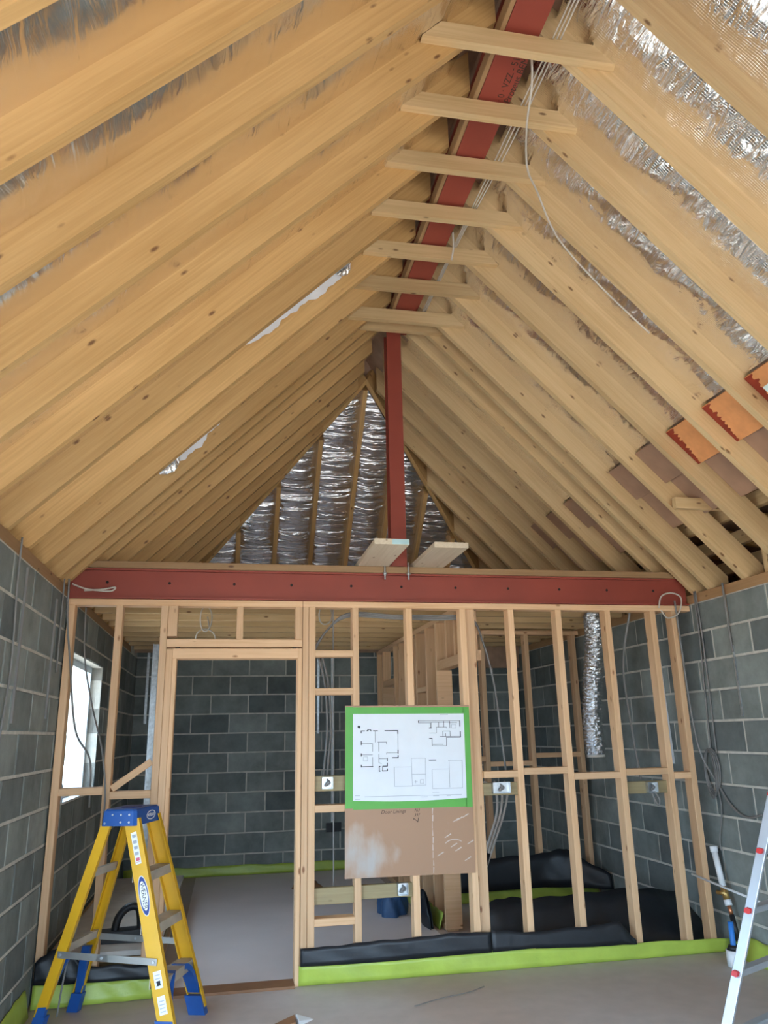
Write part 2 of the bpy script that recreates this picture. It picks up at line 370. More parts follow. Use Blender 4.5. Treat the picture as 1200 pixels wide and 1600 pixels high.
m.prism([(XL - .3, WT), (XR + .3, WT), (XC, WT + HALF + .35)], (0, YF - .3, 0), (1, 0, 0), (0, 0, 1), (0, .3, 0))
struct(m.build('wall_front', 'mortar'))
# wall plates on top of the side walls
ybar(XL - .125, XL - .01, .2, 9.3, WT, EZ, wl, 'wall_plate', 'brown_wood'); ybar(XR + .01, XR + .125, .2, 9.3, WT, EZ, wr, 'wall_plate', 'brown_wood')

def window(name, y0, y1, z0, z1, nm, label):
    xo = XL - .15; f = .05
    o = MB(); o.box((xo, y0, z0), (xo + .06, y0 + f, z1)).box((xo, y1 - f, z0), (xo + .06, y1, z1)).box((xo, y0 + f, z0), (xo + .06, y1 - f, z0 + f)).box((xo, y0 + f, z1 - f), (xo + .06, y1 - f, z1))
    w_ = struct(o.build(name, 'upvc'), label); n = nm + 1
    for k in range(n):
        a = y0 + f + (y1 - y0 - 2 * f) * k / n; b = y0 + f + (y1 - y0 - 2 * f) * (k + 1) / n
        if k: MB().box((xo, a - .03, z0 + f), (xo + .06, a + .03, z1 - f)).build('mullion', 'upvc', w_)
        MB().box((xo + .027, a + (.03 if k else 0), z0 + f), (xo + .033, b - (.03 if k < nm else 0), z1 - f)).build('pane', 'glass', w_)
    return w_
w1 = window('window_1', *W1, 0, 'pale blue grey window frame in the left block wall')
MB().box((XL - .085, W1[0], W1[2] - .0), (XL - .005, W1[1], W1[2] + .015)).build('window_sill', 'render', w1)
window('window_2', W2[0], W2[1], 0.0, W2[3], 2, 'glazed door opening in the left wall')

# ------------------------------------------------------------------ roof
TK = .18                                # rafter depth at right angles to the slope
TV = TK * math.sqrt(2)
m = MB()
def slab(m, P, t): m.loft(P, [V(p) + V((0, 0, t)) for p in P])
o = TV + .004; yo = YF - .3; XE = 3.22
slab(m, [(XL - .3, yo, EZ - .3 + o), (XL - .3, APY, EZ - .3 + o), (XC, APY, APZ + o), (XC, yo, APZ + o)], .06)
slab(m, [(XL - .3, APY, EZ - .3 + o), (XL - .3, 9.6, EZ - .3 + o), (XC, APY, APZ + o)], .06)
slab(m, [(XE, yo, APZ - (XE - XC) + o), (XC, yo, APZ + o), (XC, APY, APZ + o), (XE, APY, APZ - (XE - XC) + o)], .06)
slab(m, [(XR + .3, yo, EZ - .3 + o), (XE, yo, APZ - (XE - XC) + o), (XE, .25, APZ - (XE - XC) + o), (XR + .3, .25, EZ - .3 + o)], .06)
slab(m, [(XE, APY, APZ - (XE - XC) + o), (XC, APY, APZ + o), (XE, APY + XE - XC, APZ - (XE - XC) + o)], .06)
slab(m, [(XL - .3, 9.6, EZ - .3 + o), (XR + .3, 9.6, EZ - .3 + o), (XC, APY, APZ + o)], .06)
m.box((XL - .3, 9.2, 2.77), (5.66, 10.15, 2.83))
ceil = struct(m.build('ceiling', 'sark'), 'vaulted pine rafter roof with foil between the rafters')
S2 = math.sqrt(.5)
def rafter_mesh(run, mat, ridge_plumb=True):
    """polygon in the slope frame: local X up the slope, local Z at right angles; foot with a level seat over the plate"""
    def loc(h, z): return ((h + z) * S2, (z - h) * S2)          # h inwards from the wall face, z above the eave line
    pts = [loc(0, 0), loc(run, run)]
    pts += [loc(run, run + TV)] if ridge_plumb else [loc(run + TV * .5, run + TV * 1.5)]
    pts += [loc(-.16, -.16 + TV), loc(-.16, 0)]
    return MB().prism(pts, (0, 0, 0), (1, 0, 0), (0, 0, 1), (0, .047, 0)).mesh('rafter', mat)
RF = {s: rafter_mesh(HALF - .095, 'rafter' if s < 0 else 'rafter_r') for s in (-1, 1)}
def rafter_mw(s, y):
    if s < 0: return Matrix(((S2, 0, -S2, XL), (0, 1, 0, y), (S2, 0, S2, EZ), (0, 0, 0, 1)))
    return Matrix(((-S2, 0, S2, XR), (0, -1, 0, y + .047), (S2, 0, S2, EZ), (0, 0, 0, 1)))
YR = [2.735 + .418 * k for k in range(-5, 7)]           # common rafters of the near room
YR2 = [5.455, 5.69, 6.10, 6.50, 6.88]                  # the ones at and beyond the steel beam
for y in YR + YR2:
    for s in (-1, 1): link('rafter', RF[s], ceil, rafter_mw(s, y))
for y in (7.30, 7.70, 8.10, 8.50, 8.90):
    run = HALF - (y - APY) - .04
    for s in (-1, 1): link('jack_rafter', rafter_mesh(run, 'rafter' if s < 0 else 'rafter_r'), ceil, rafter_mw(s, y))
for s in (-1, 1):                                       # hip rafters
    a = V((XC + s * .03, APY + .03, APZ + .12)); b = V((XC + s * HALF, APY + HALF, EZ + .12))
    timber('hip_rafter', a, b, .047, .22, 'rafter', ceil)
HX = [XC + .4 * j for j in range(-5, 6)]
for x in HX:                                            # jack rafters of the hip end
    d = abs(x - XC); y0 = APY + d + .05
    a = V((x, APY + HALF, EZ)); b = V((x, y0, EZ + HALF - (y0 - APY)))
    nrm = V((0, S2, S2)) * (.085)
    timber('jack_rafter', a + nrm, b + nrm, .047, TK, 'rafter', ceil, up=(0, 1, 1))
def noise1(x, s): return math.sin(x * 1.7 + s) + .6 * math.sin(x * 3.9 + 2.1 * s) + .35 * math.sin(x * 8.3 + 1.3 * s)
def foil_bay(s, y0, y1, h0, h1, d=.135, mat=None, n=46):
    mat = mat or ('foil' if s < 0 else 'foil_r')
    """sheet of foil between two rafters from horizontal distance h0 to h1 from the wall face; local X up the slope"""
    sd = random.random() * 9; L0, L1 = h0 / S2, h1 / S2; wd = y1 - y0
    def fn(u, v):
        x = L0 + (L1 - L0) * u; bow = math.sin(math.pi * v)
        z = d + bow * (-.018 + .007 * noise1(x * 2.2 + v * 1.3, sd)) + .004 * noise1(x * 9 + v * 5, sd + 3) * bow
        return (x, v * wd, z)
    me = MB().grid(n, 8, fn).mesh('foil_membrane', mat)
    mw = Matrix(((S2, 0, -S2, XL), (0, 1, 0, y0), (S2, 0, S2, EZ), (0, 0, 0, 1))) if s < 0 else Matrix(((-S2, 0, S2, XR), (0, -1, 0, y1), (S2, 0, S2, EZ), (0, 0, 0, 1)))
    return link('foil_membrane', me, ceil, mw)
ALLY = YR + YR2
for a, b in zip(ALLY, ALLY[1:]):
    if b - a < .1: continue
    foil_bay(-1, a + .047, b, 0.02, HALF - .12)
    foil_bay(1, a + .047, b, (.835 if a < 6.4 else .7), HALF - .12)
for a, b in zip([6.88, 7.30, 7.70, 8.10, 8.50], [7.30, 7.70, 8.10, 8.50, 8.90]):
    hm = HALF - (b - APY)
    foil_bay(-1, a + .047, b, .02, hm, n=24); foil_bay(1, a + .047, b, .02, hm, n=24)
for x0, x1 in zip(HX, HX[1:]):                           # foil of the hip end
    sd = random.random() * 9
    def fn(u, v):
        x = x0 + .024 + (x1 - x0 - .048) * v; yt = APY + abs(x - XC) + .03; yb = APY + HALF
        y = yb + (yt - yb) * u; z = EZ + HALF - (y - APY); bow = math.sin(math.pi * v)
        dd = .08 + bow * (-.02 + .008 * noise1(u * 5 + v, sd)) + .005 * bow * noise1(u * 24 + v * 4, sd)
        return (x, y + dd * S2, z + dd * S2)
    MB().grid(40, 8, fn).build('foil_membrane', 'foil_hip', ceil)
# collar ties
CT = [(.765, 1.77), (.76, 1.775), (.752, 1.72), (.758, 1.735), (.775, 1.71), (.782, 1.72), (.80, 1.74)]
for k, (a, b) in enumerate(CT):
    y = 2.69 + .418 * k; z = 4.60 + .004 * (k % 3); h = .098
    MB().prism([(0, 0), (b - a, 0), (b - a - .085, h), (.095, h)], (0, 0, 0), (1, 0, 0), (0, 0, 1), (0, .044, 0)).build('collar_tie', 'rafter_r', ceil, Matrix.Translation((a, y, z)))
MB().prism([(0, 0), (.68, 0), (.595, .09), (.085, .09)], (0, 0, 0), (1, 0, 0), (0, 0, 1), (0, .044, 0)).build('collar_tie', 'rafter_r', ceil, Matrix.Translation((.925, 5.41, 4.64)))
# torn foil backing hanging below two left bays
def torn(y, h0, h1, seed):
    """ragged sheet of white backing clinging to the upper part of a rafter's side"""
    def fn(u, v):
        x = (h0 + (h1 - h0) * u) / S2; env = math.sin(math.pi * min(1, max(0, u))) ** .6
        wd = .006 + env * (.045 + .016 * math.sin(u * 9 + seed) + .007 * math.sin(u * 31 + seed) + .004 * math.sin(u * 77))
        return (x, -.003 - .012 * v - .003 * math.sin(u * 25 + v * 3), .150 - v * wd * 1.25)
    mw = Matrix(((S2, 0, -S2, XL), (0, 1, 0, y), (S2, 0, S2, EZ), (0, 0, 0, 1)))
    f = MB().grid(60, 4, fn).build('torn_foil_flap', 'foil_white', ceil, mw); f['label'] = 'torn white foil flap hanging from the left slope'
    return f
t1 = torn(4.407, 1.22, 1.91, 1.0); t2 = torn(5.243, .59, 1.195, 4.0)
def crumple(par, y, h, sz):
    m = MB().grid(14, 7, lambda u, v: (h / S2 + (u - .5) * sz * 2.4, -.012 - .02 * math.sin(v * 3) - .008 * math.sin(u * 23 + v * 7), .125 - v * sz * (.4 + .6 * math.sin(math.pi * u))))
    m.build('crumpled_foil', 'foil_duct', par, Matrix(((S2, 0, -S2, XL), (0, 1, 0, y), (S2, 0, S2, EZ), (0, 0, 0, 1))))
crumple(t1, 4.40, 1.83, .05); crumple(t2, 5.235, .72, .075)
# boards closing the right slope low down, and the roof space of the extension behind them
for a, b, mt in zip(ALLY[5:], ALLY[6:], ['orange', 'orange', 'orange', 'orange', 'pinkboard', 'pinkboard', 'pinkboard', 'pinkboard', 'pinkboard', 'pinkboard', 'pinkboard']):
    if b - a < .1: continue
    mw = Matrix(((-S2, 0, S2, XR), (0, -1, 0, b - .004), (S2, 0, S2, EZ), (0, 0, 0, 1))); wd = b - a - .055
    bd = MB().box((.61 / S2, 0, .105), (.825 / S2, wd, .125)).build('infill_board', mt, ceil, mw)
    if mt == 'orange':
        rnd = random.Random(a); pts = [(.612 / S2, .001)]; n = 34
        for i in range(n + 1):
            x = .612 / S2 + (.211 / S2) * i / n; pts.append((x, .02 + .035 * rnd.random() * (.4 + i / n) + .02 * (i / n)))
        pts.append((.823 / S2, .001))
        MB().prism(pts, (0, 0, .1025), (1, 0, 0), (0, 1, 0), (0, 0, .002)).build('red_stain', 'rust', bd, mw)
    MB().box((.36 / S2, 0, .15), (.60 / S2, wd, .165)).build('infill_board', 'pinkboard', ceil, mw)
    ybx = XR - .36 + .08
m = MB(); y0, y1 = .2, 9.4
slab(m, [(3.12, y0, 3.28), (5.6, y0, 2.95), (5.6, y1, 2.95), (3.12, y1, 3.28)], .05)
m.box((5.6, y0, 2.2), (5.66, y1, 3.1)); m.box((XR + .3, y0, 2.36), (5.66, y1, 2.42)); m.box((3.1, y0 - .06, 2.3), (5.66, y0, 3.6)); m.box((3.1, y1, 2.3), (5.66, y1 + .06, 3.6))
m.build('extension_roof_lining', 'sark', ceil)
for (x, z, dz) in ((3.50, 3.02, 0.0), (3.86, 2.94, .0), (4.25, 2.86, 0)):
    timber('extension_purlin', (x, 2.4, z), (x, 7.4, z + dz), .05, .11, 'rafter_r', ceil)
for k in range(9):
    y = 3.0 + .52 * k
    timber('extension_rafter', (3.3, y, 3.17), (5.5, y, 2.86), .045, .09, 'rafter', ceil)
    if k % 2: timber('extension_strut', (3.72, y + .14, 2.5), (3.72, y + .14, 2.93), .045, .095, 'rafter_r', ceil, up=(1, 0, 0))
xbar(3.05, 3.42, 4.72, 4.765, 3.02, 3.10, ceil, 'extension_strut', 'rafter_r')
# ceiling joists over the back rooms
k = 0; y = 5.86
while y < 9.75:
    xbar(XL + .0, XR - .0, y, y + .045, 2.535, 2.68, ceil, 'ceiling_joist', 'joist'); y += .4
xbar(XL, XR, 9.80, 9.845, 2.60, 2.70, ceil, 'ceiling_joist', 'joist')
for x in (-.2, 1.21, 2.4): ybar(x, x + .05, 5.86, 9.75, 2.684, 2.75, ceil, 'binder', 'joist')

# ------------------------------------------------------------------ steel
def ibeam(wd, ht, fl, wb_):
    a, h = wd / 2, ht / 2; q = wb_ / 2
    return [(-a, -h), (a, -h), (a, -h + fl), (q, -h + fl), (q, h - fl), (a, h - fl), (a, h), (-a, h), (-a, h - fl), (-q, h - fl), (-q, -h + fl), (-a, -h + fl)]
rb = thing('steel_ridge_beam', 'red primed steel ridge beam running along the apex above the collar ties', 'steel beam', (1.262, 1.2, 4.72))
MB().prism(ibeam(.172, .2, .014, .01), (1.262, YF, 4.82), (1, 0, 0), (0, 0, 1), (0, 5.62 - YF, 0)).build('beam_section', 'red', rb)
ybar(1.150, 1.175, .2, 5.5, 4.722, 4.80, rb, 'packing_timber', 'brown_wood')
text_mesh('2 B · 0 · VZZ - 51', .05, (1.290, 3.02, 4.7193), (0, -1, 0), (-1, 0, 0), 'marker', 'stencil_marking', rb)
text_mesh('Proteus BEM', .055, (1.335, 2.98, 4.7193), (0, -1, 0), (-1, 0, 0), 'marker', 'stencil_marking', rb, shear=.2)
MB().tube([(1.12, 2.47, 4.74), (1.19, 2.47, 4.75)], .006).tube([(1.172, 2.47, 4.71), (1.172, 2.47, 4.79)], .006).build('bolt', 'galv', rb)
sp = thing('steel_post', 'red steel post standing on the cross beam under the ridge', 'steel post', (1.228, 5.63, 2.74))
MB().prism(ibeam(.118, .12, .01, .008), (1.228, 5.63, 2.745), (1, 0, 0), (0, 1, 0), (0, 0, 4.72 - 2.745)).build('post_section', 'red', sp)
MB().box((1.15, 5.56, 2.733), (1.306, 5.70, 2.745)).build('base_plate', 'red', sp)
cb_ = thing('steel_cross_beam', 'red primed steel beam spanning the room above the stud partition', 'steel beam', (XC, 5.62, 2.47))
MB().prism(ibeam(.15, .212, .013, .09), (XL + .005, 5.62, 2.574), (0, 1, 0), (0, 0, 1), (XR - XL - .01, 0, 0)).build('beam_section', 'red', cb_)
xbar(XL + .12, XR - .12, 5.535, 5.70, 2.682, 2.731, cb_, 'packing_timber', 'brown_wood')
for x in (-.86, -.44, .01, .42, .86, 1.24, 1.66, 2.08, 2.5, 2.9, 3.3): MB().tube([(x, 5.573, 2.585), (x, 5.58, 2.585)], .010, 10).build('bolt_hole', 'dark', cb_)
for x in (1.105, 1.285):
    MB().tube([(x, 5.52, 2.63), (x, 5.52, 2.76)], .007).tube([(x, 5.52, 2.665), (x, 5.52, 2.682)], .016, 6).build('threaded_rod', 'galv', cb_)

for a, b, y0, y1, lab in ((.905, 1.142, 4.85, 6.7, 'pale scaffold plank with a blue end resting left of the steel post'), (1.325, 1.565, 4.90, 6.7, 'pale scaffold plank resting on the red beam right of the steel post')):
    pl = thing('scaffold_plank', lab, 'plank', (a, y0, 2.732), 'planks laid over the red beam')
    ybar(a, b, y0, y1, 2.732, 2.77, pl, 'board', 'plank')
    if a < 1: MB().box((a + .12 if a < 1 else a + .1, y0 - .0008, 2.734), (b - .002, y0 - .0002, 2.768)).build('painted_end', 'plank_end', pl)

# ------------------------------------------------------------------ main stud partition
SP = thing('stud_partition', 'bare pine stud partition with door opening under the red beam', 'partition', (XC, YP, 0))
D0, D1 = YP, YP + .095
xbar(XL + .004, .50, D0, D1, 2.42, 2.465, SP, 'top_plate'); xbar(.503, XR - .004, D0, D1, 2.42, 2.465, SP, 'top_plate')
xbar(XL + .004, -.40, D0, D1, 0.002, .047, SP, 'sole_plate'); xbar(.50, XR - .004, D0, D1, .002, .047, SP, 'sole_plate')
for x in (-1.10, -.785, -.483, .548, .862, 1.262, 1.675, 2.055, 2.44, 2.85, 3.235, 3.42): vstud(x, x + .047, D0, D1, .047, 2.42, SP)
vstud(-.435, -.39, D0, D1, .002, 2.12, SP); vstud(.503, .546, D0, D1, .047, 2.42, SP); vstud(1.725, 1.80, D0 + .03, D1 + .03, .047, 2.42, SP)
vstud(-.435, -.37, D0 + .002, D1, 2.21, 2.42, SP, 'cripple_stud'); vstud(.035, .082, D0, D1, 2.19, 2.42, SP, 'cripple_stud'); vstud(.45, .50, D0, D1, 2.19, 2.42, SP, 'cripple_stud')
xbar(-.435, .50, D0, D1, 2.135, 2.19, SP, 'door_header'); xbar(-.39, .47, D0 - .004, D1 + .02, 2.055, 2.125, SP, 'door_lining_head')
vstud(-.39, -.362, D0 - .004, D1 + .02, .0, 2.055, SP, 'door_lining'); vstud(.468, .50, D0 - .004, D1 + .02, .0, 2.125, SP, 'door_lining')
MB().box((-.375, D0 + .0, 2.127), (-.345, D0 + .02, 2.134)).box((.43, D0, 2.127), (.46, D0 + .02, 2.134)).build('packer', 'dark', SP)
def nog(a, b, z, h=.047, d0=0, mat='stud', name='nogging'): return xbar(a, b, D0 + d0, D1 - (.0 if mat == 'stud' else .05) + d0, z - h / 2, z + h / 2, SP, name, mat)
nog(-1.053, -.785, 1.21); nog(-.738, -.483, 1.18)
timber('diagonal_brace', (-.73, D0 + .02, 1.22), (-.49, D0 + .02, 1.385), .02, .045, 'stud', SP, up=(0, 0, 1))
for z in (2.09, 1.825, 1.05, .355): nog(.595, .862, z)
nog(.595, .862, .505, .10, .03, 'treated', 'box_plate'); nog(.909, 1.262, .515, .085, .03, 'treated', 'box_plate')
nog(1.80, 2.055, 1.235); nog(1.80, 2.055, 1.135, .085, .03, 'treated', 'box_plate')
nog(2.102, 2.44, 1.25); nog(2.487, 2.85, 1.205); nog(2.897, 3.235, 1.222); nog(3.282, 3.42, 1.187)
nog(2.897, 3.235, 1.11, .085, .04, 'treated', 'box_plate'); nog(.595, .862, 1.21, .10, .03, 'treated', 'box_plate')

# ------------------------------------------------------------------ partition between the back rooms, and the far partition
IP = thing('stud_partition', 'pine stud partition running back between the two rear rooms', 'partition', (1.78, 7.6, 0))
X0, X1 = 1.775, 1.87
ybar(X0, X1, 5.68, 9.5, 2.465, 2.51, IP, 'top_plate'); ybar(X0, X1, 6.62, 9.5, .002, .047, IP, 'sole_plate')
def istud(y, z0=.047, z1=2.465, wdt=.047): return timber('stud', ((X0 + X1) / 2, y + wdt / 2, z0), ((X0 + X1) / 2, y + wdt / 2, z1), X1 - X0, wdt, 'stud', IP, up=(0, 1, 0))
for y in (6.64, 7.0, 7.4, 7.8, 8.2, 8.45, 9.1, 9.45): istud(y)
for y in (5.75, 6.05, 6.3): istud(y, 2.13, 2.465)
ybar(X0, X1, 5.68, 6.64, 2.05, 2.13, IP, 'door_header'); ybar(X0, X1, 8.5, 9.1, 2.05, 2.12, IP, 'door_header')
MB().box((X0 - .012, 6.612, .02), (X1 + .03, 6.64, 2.05)).build('door_lining', 'stud', IP)
MB().box((X0 - .012, 9.07, .02), (X1 + .03, 9.098, 2.05)).build('door_lining', 'stud', IP)
ybar(X0, X1, 7.047, 7.4, 1.9, 1.945, IP); ybar(X0, X1, 6.69, 7.0, .85, .895, IP); ybar(X0, X1, 7.85, 8.2, 1.2, 1.245, IP)
FP = thing('stud_partition', 'far low lit pine stud partition crossing the right rear room', 'partition', (2.8, 7.62, 0))
xbar(1.9, 3.585, 7.62, 7.715, 2.49, 2.535, FP, 'top_plate')
for x in (1.95, 2.50, 2.98, 3.50): vstud(x, x + .047, 7.62, 7.715, .05, 2.49, FP)
xbar(1.997, 2.50, 7.62, 7.715, 1.25, 1.295, FP); xbar(2.547, 2.98, 7.62, 7.715, 1.20, 1.245, FP); xbar(3.027, 3.50, 7.62, 7.715, 1.27, 1.315, FP); xbar(1.9, 3.585, 7.62, 7.715, .002, .047, FP, 'sole_plate')

# ------------------------------------------------------------------ membranes along the floor
def strip(name, mat, P, label, cat, n=None, wav=.006, thick=None, sd=0):
    """ribbon given as rows: list of (point_bottom, point_top); wavy top edge"""
    m = MB(); nr = len(P) - 1
    def fn(u, v):
        i = min(int(u * nr), nr - 1); t = u * nr - i; a = V(P[i][0]).lerp(V(P[i + 1][0]), t); b = V(P[i][1]).lerp(V(P[i + 1][1]), t)
        p = a.lerp(b, v); d = (P[-1][0][0] - P[0][0][0]) + .3
        p += V((0, wav * math.sin(u * 23 + v * 5 + sd), wav * v * (math.sin(u * 17 + sd) + math.sin(u * 41 + 2 * sd)))); return p
    m.grid(n or 40, 4, fn); o = m.build(name, mat); sm = o.modifiers.new('thickness', 'SOLIDIFY'); sm.thickness = .003
    return tag(o, label, cat)
strip('green_membrane', 'green', [((.495, 5.54, .002), (.495, 5.535, .118)), ((1.05, 5.535, .002), (1.05, 5.53, .115)), ((1.9, 5.53, .002), (1.9, 5.53, .12)), ((2.85, 5.53, .002), (2.85, 5.53, .10)), ((3.56, 5.535, .002), (3.56, 5.535, .085))], 'bright green membrane strip along the floor right of the door opening', 'membrane', wav=.003)
strip('green_membrane', 'green', [((-1.09, 5.49, .004), (-1.09, 5.525, .14)), ((-.7, 5.515, .004), (-.7, 5.535, .125)), ((-.40, 5.535, .003), (-.40, 5.538, .12))], 'dull green membrane strip on the floor behind the yellow stepladder', 'membrane', wav=.004)
strip('green_membrane', 'green', [((-1.07, 4.2, .004), (-1.10, 4.2, .13)), ((-1.07, 5.36, .004), (-1.10, 5.36, .15))], 'green membrane strip along the foot of the left block wall', 'membrane', wav=.004)
strip('green_membrane', 'green', [((XL + .01, 9.83, .002), (XL + .01, 9.84, .11)), ((1.7, 9.83, .002), (1.7, 9.84, .10))], 'green membrane strip at the foot of the far block wall', 'membrane', wav=.004)
strip('green_membrane', 'green', [((1.95, 7.6, .002), (1.95, 7.61, .09)), ((2.9, 7.59, .002), (2.9, 7.60, .10)), ((3.56, 7.6, .002), (3.56, 7.61, .10))], 'green membrane strip under the far stud partition', 'membrane', wav=.004)
strip('green_membrane', 'green', [((3.50, 5.45, .002), (3.57, 5.45, .13)), ((3.50, 4.4, .002), (3.57, 4.4, .14))], 'pale green membrane strip at the foot of the right wall', 'membrane', wav=.004)
strip('green_membrane', 'green', [((1.73, 6.7, .002), (1.765, 6.7, .12)), ((1.73, 7.9, .002), (1.765, 7.9, .13))], 'green membrane strip beside the dividing stud partition', 'membrane', wav=.006)
strip('black_membrane', 'black', [((.503, 5.531, .115), (.503, 5.537, .215)), ((.8, 5.53, .11), (.8, 5.537, .225)), ((1.1, 5.526, .11), (1.1, 5.53, .235)), ((1.5, 5.526, .115), (1.5, 5.53, .245)), ((1.78, 5.526, .115), (1.78, 5.53, .24))], 'black damp proof strip standing above the green strip below the plan board', 'membrane', wav=.002, sd=1).location.y -= .009
strip('black_membrane', 'black', [((1.785, 5.527, .115), (1.785, 5.540, .25)), ((2.1, 5.527, .12), (2.1, 5.540, .215)), ((2.5, 5.526, .10), (2.5, 5.540, .23)), ((2.72, 5.526, .10), (2.72, 5.540, .24)), ((2.83, 5.526, .095), (2.83, 5.535, .12))], 'black damp proof strip in front of the two studs right of the plan board', 'membrane', wav=.003, sd=2).location.y -= .010
strip('black_membrane', 'black', [((1.82, 5.69, .03), (1.82, 5.80, .36)), ((2.05, 5.67, .02), (2.06, 5.86, .37)), ((2.5, 5.68, .02), (2.5, 5.90, .35)), ((3.0, 5.68, .02), (3.0, 5.92, .38)), ((3.57, 5.68, .02), (3.57, 6.2, .27))], 'black sheet turned up behind the right hand studs', 'membrane', wav=.006, sd=5)
strip('black_membrane', 'black', [((1.95, 7.585, .09), (1.95, 7.6, .36)), ((2.5, 7.58, .095), (2.5, 7.6, .37)), ((3.0, 7.58, .10), (3.0, 7.6, .40)), ((3.25, 7.5, .10), (3.25, 7.58, .43)), ((3.57, 7.3, .10), (3.57, 7.35, .22))], 'black sheet draped along the far stud partition', 'membrane', wav=.006, sd=3)
strip('black_membrane', 'black', [((-1.09, 5.515, .13), (-1.09, 5.530, .25)), ((-.95, 5.525, .12), (-.95, 5.535, .34)), ((-.8, 5.528, .12), (-.8, 5.536, .21)), ((-.41, 5.53, .115), (-.41, 5.537, .19))], 'black sheet bunched behind the yellow stepladder', 'membrane', wav=.004, sd=6).location.y -= .012
tag(MB().box((-.30, 5.70, .0005), (1.70, 9.80, .003)).build('lit_floor_sheet', 'sheet'), 'protective sheet on the left rear room floor, coloured pale for window light', 'floor sheet')  # brightness of the window-lit floor is painted into the sheet
tag(MB().box((-.362, 5.50, .0), (.468, 5.66, .016)).build('threshold_strip', 'brownstrip'), 'brown threshold strip across the door opening', 'threshold')

# ------------------------------------------------------------------ plan board
PB = tag(MB().box((0, 0, 0), (.905, .006, 1.115)).build('hardboard_sheet', 'hard', None, Matrix.Translation((.795, 5.538, .61)) @ Matrix.Rotation(.008, 4, 'Y')), 'brown hardboard sheet fixed to the studs below the floor plan', 'board')
BM = Matrix.Translation((.795, 5.538, .61)) @ Matrix.Rotation(.008, 4, 'Y')
def onb(pts): return pts
for body, x, z, s in (('Door Linings', .335, .408, .033), ('763', .50, .412, .026), ('397', .50, .382, .026)):
    t = text_mesh(body, s, BM @ V((x, -.0006, z)), BM.to_3x3() @ V((1, 0, .02)), (0, 0, 1), 'marker', 'handwriting', PB, shear=.25)
MB().box((.475, -.0012, .352), (.478, 0, .362)).prism([(0, 0), (.03, -.022), (.033, -.019), (.003, .003)], (.475, -.0012, .36), (1, 0, 0), (0, 0, 1), (0, .001, 0)).prism([(0, 0), (.006, .03), (.010, .03), (.004, 0)], (.503, -.0012, .335), (1, 0, 0), (0, 0, 1), (0, .001, 0)).build('arrow_mark', 'marker', PB, BM)
rnd = random.Random(3)
m = MB()
for k in range(9):
    z0_ = .01 + .047 * k; m.prism([(0, 0), (rnd.uniform(.002, .009), 0), (rnd.uniform(.003, .010), .03 + .015 * rnd.random()), (.001, .04)], (.605 + rnd.uniform(-.002, .003), -.0010, z0_), (1, 0, 0), (0, 0, 1), (0, .0008, 0))
for k in range(9):
    x, z = rnd.uniform(.6, .86), rnd.uniform(.05, .36); m.prism([(0, 0), (.006, -.002), (.05, .02), (.045, .026)], (x, -.0010, z), (1, 0, 0), (0, 0, 1), (0, .0008, 0))
for k in range(14):
    a0 = 2.6 - k * .13; a1 = a0 - .13; m.prism([(.07 * math.cos(a0), .045 * math.sin(a0)), (.07 * math.cos(a1), .045 * math.sin(a1)), (.076 * math.cos(a1), .05 * math.sin(a1)), (.076 * math.cos(a0), .05 * math.sin(a0))], (.76, -.0010, .17), (1, 0, 0), (0, 0, 1), (0, .0008, 0))
m.build('plaster_scuffs', 'dust', PB, BM)['kind'] = 'stuff'
PS = thing('floor_plan_sheet', 'white sheet of floor plans taped on the board with green tape', 'drawing', (1.26, 5.536, 1.05))
PM = Matrix.Translation((.852, 5.5365, 1.096)) @ Matrix.Rotation(.010, 4, 'Y')
pw, ph = .807, .572
MB().grid(12, 4, lambda u, v: (u * pw, -.0045 - .001 * math.sin(u * 9) * (1 - v), v * ph - .012 * math.sin(math.pi * u) * (1 - v)), 1).build('paper', 'paper', PS, PM)
for a, b in (((-.052, -.05), (.0, ph + .048)), ((pw - .004, -.062), (pw + .042, ph + .045)), ((.0, -.058), (pw, .0)), ((.0, ph - .006), (pw, ph + .045))):
    MB().box((a[0], -.0012, a[1]), (b[0], .0012, b[1])).build('green_tape_strip', 'tape', PS, PM)
# linework measured on the sheet as fractions (x to the right, y downwards)
def fx(x): return (x - 60) / 985 * pw
def fz(y): return ph - (y - 140) / 745 * ph
def lines(L, wd, name, mat):
    m = MB()
    for (x0, y0, x1, y1) in L:
        a = V((fx(x0), 0, fz(y0))); b = V((fx(x1), 0, fz(y1))); d = (b - a).normalized(); nn = V((-d.z, 0, d.x)) * wd / 2
        m.prism([(0, 0), (1, 0), (1, 1), (0, 1)], a - nn - d * wd / 2 + V((0, -.0072, 0)), b - a + d * wd, nn * 2, (0, .0012, 0))
    m.build(name, mat, PS, PM)['kind'] = 'stuff'
heavy = [(130, 290, 160, 290), (130, 290, 130, 308), (178, 290, 190, 290), (190, 278, 210, 278), (190, 278, 186, 290), (210, 278, 216, 290), (237, 290, 272, 290), (337, 290, 450, 290), (450, 290, 450, 315), (131, 382, 131, 410), (131, 488, 131, 508), (131, 585, 131, 602), (131, 600, 230, 600), (450, 462, 450, 488), (450, 508, 450, 526), (402, 526, 450, 526), (355, 530, 355, 552), (355, 572, 355, 598), (318, 598, 355, 598), (355, 622, 355, 638), (312, 638, 355, 638), (285, 600, 285, 640), (285, 600, 292, 600), (285, 640, 292, 640), (635, 205, 635, 220), (730, 268, 748, 268), (1006, 208, 1006, 255), (1008, 305, 1008, 352), (730, 362, 752, 362), (722, 552, 780, 552)]
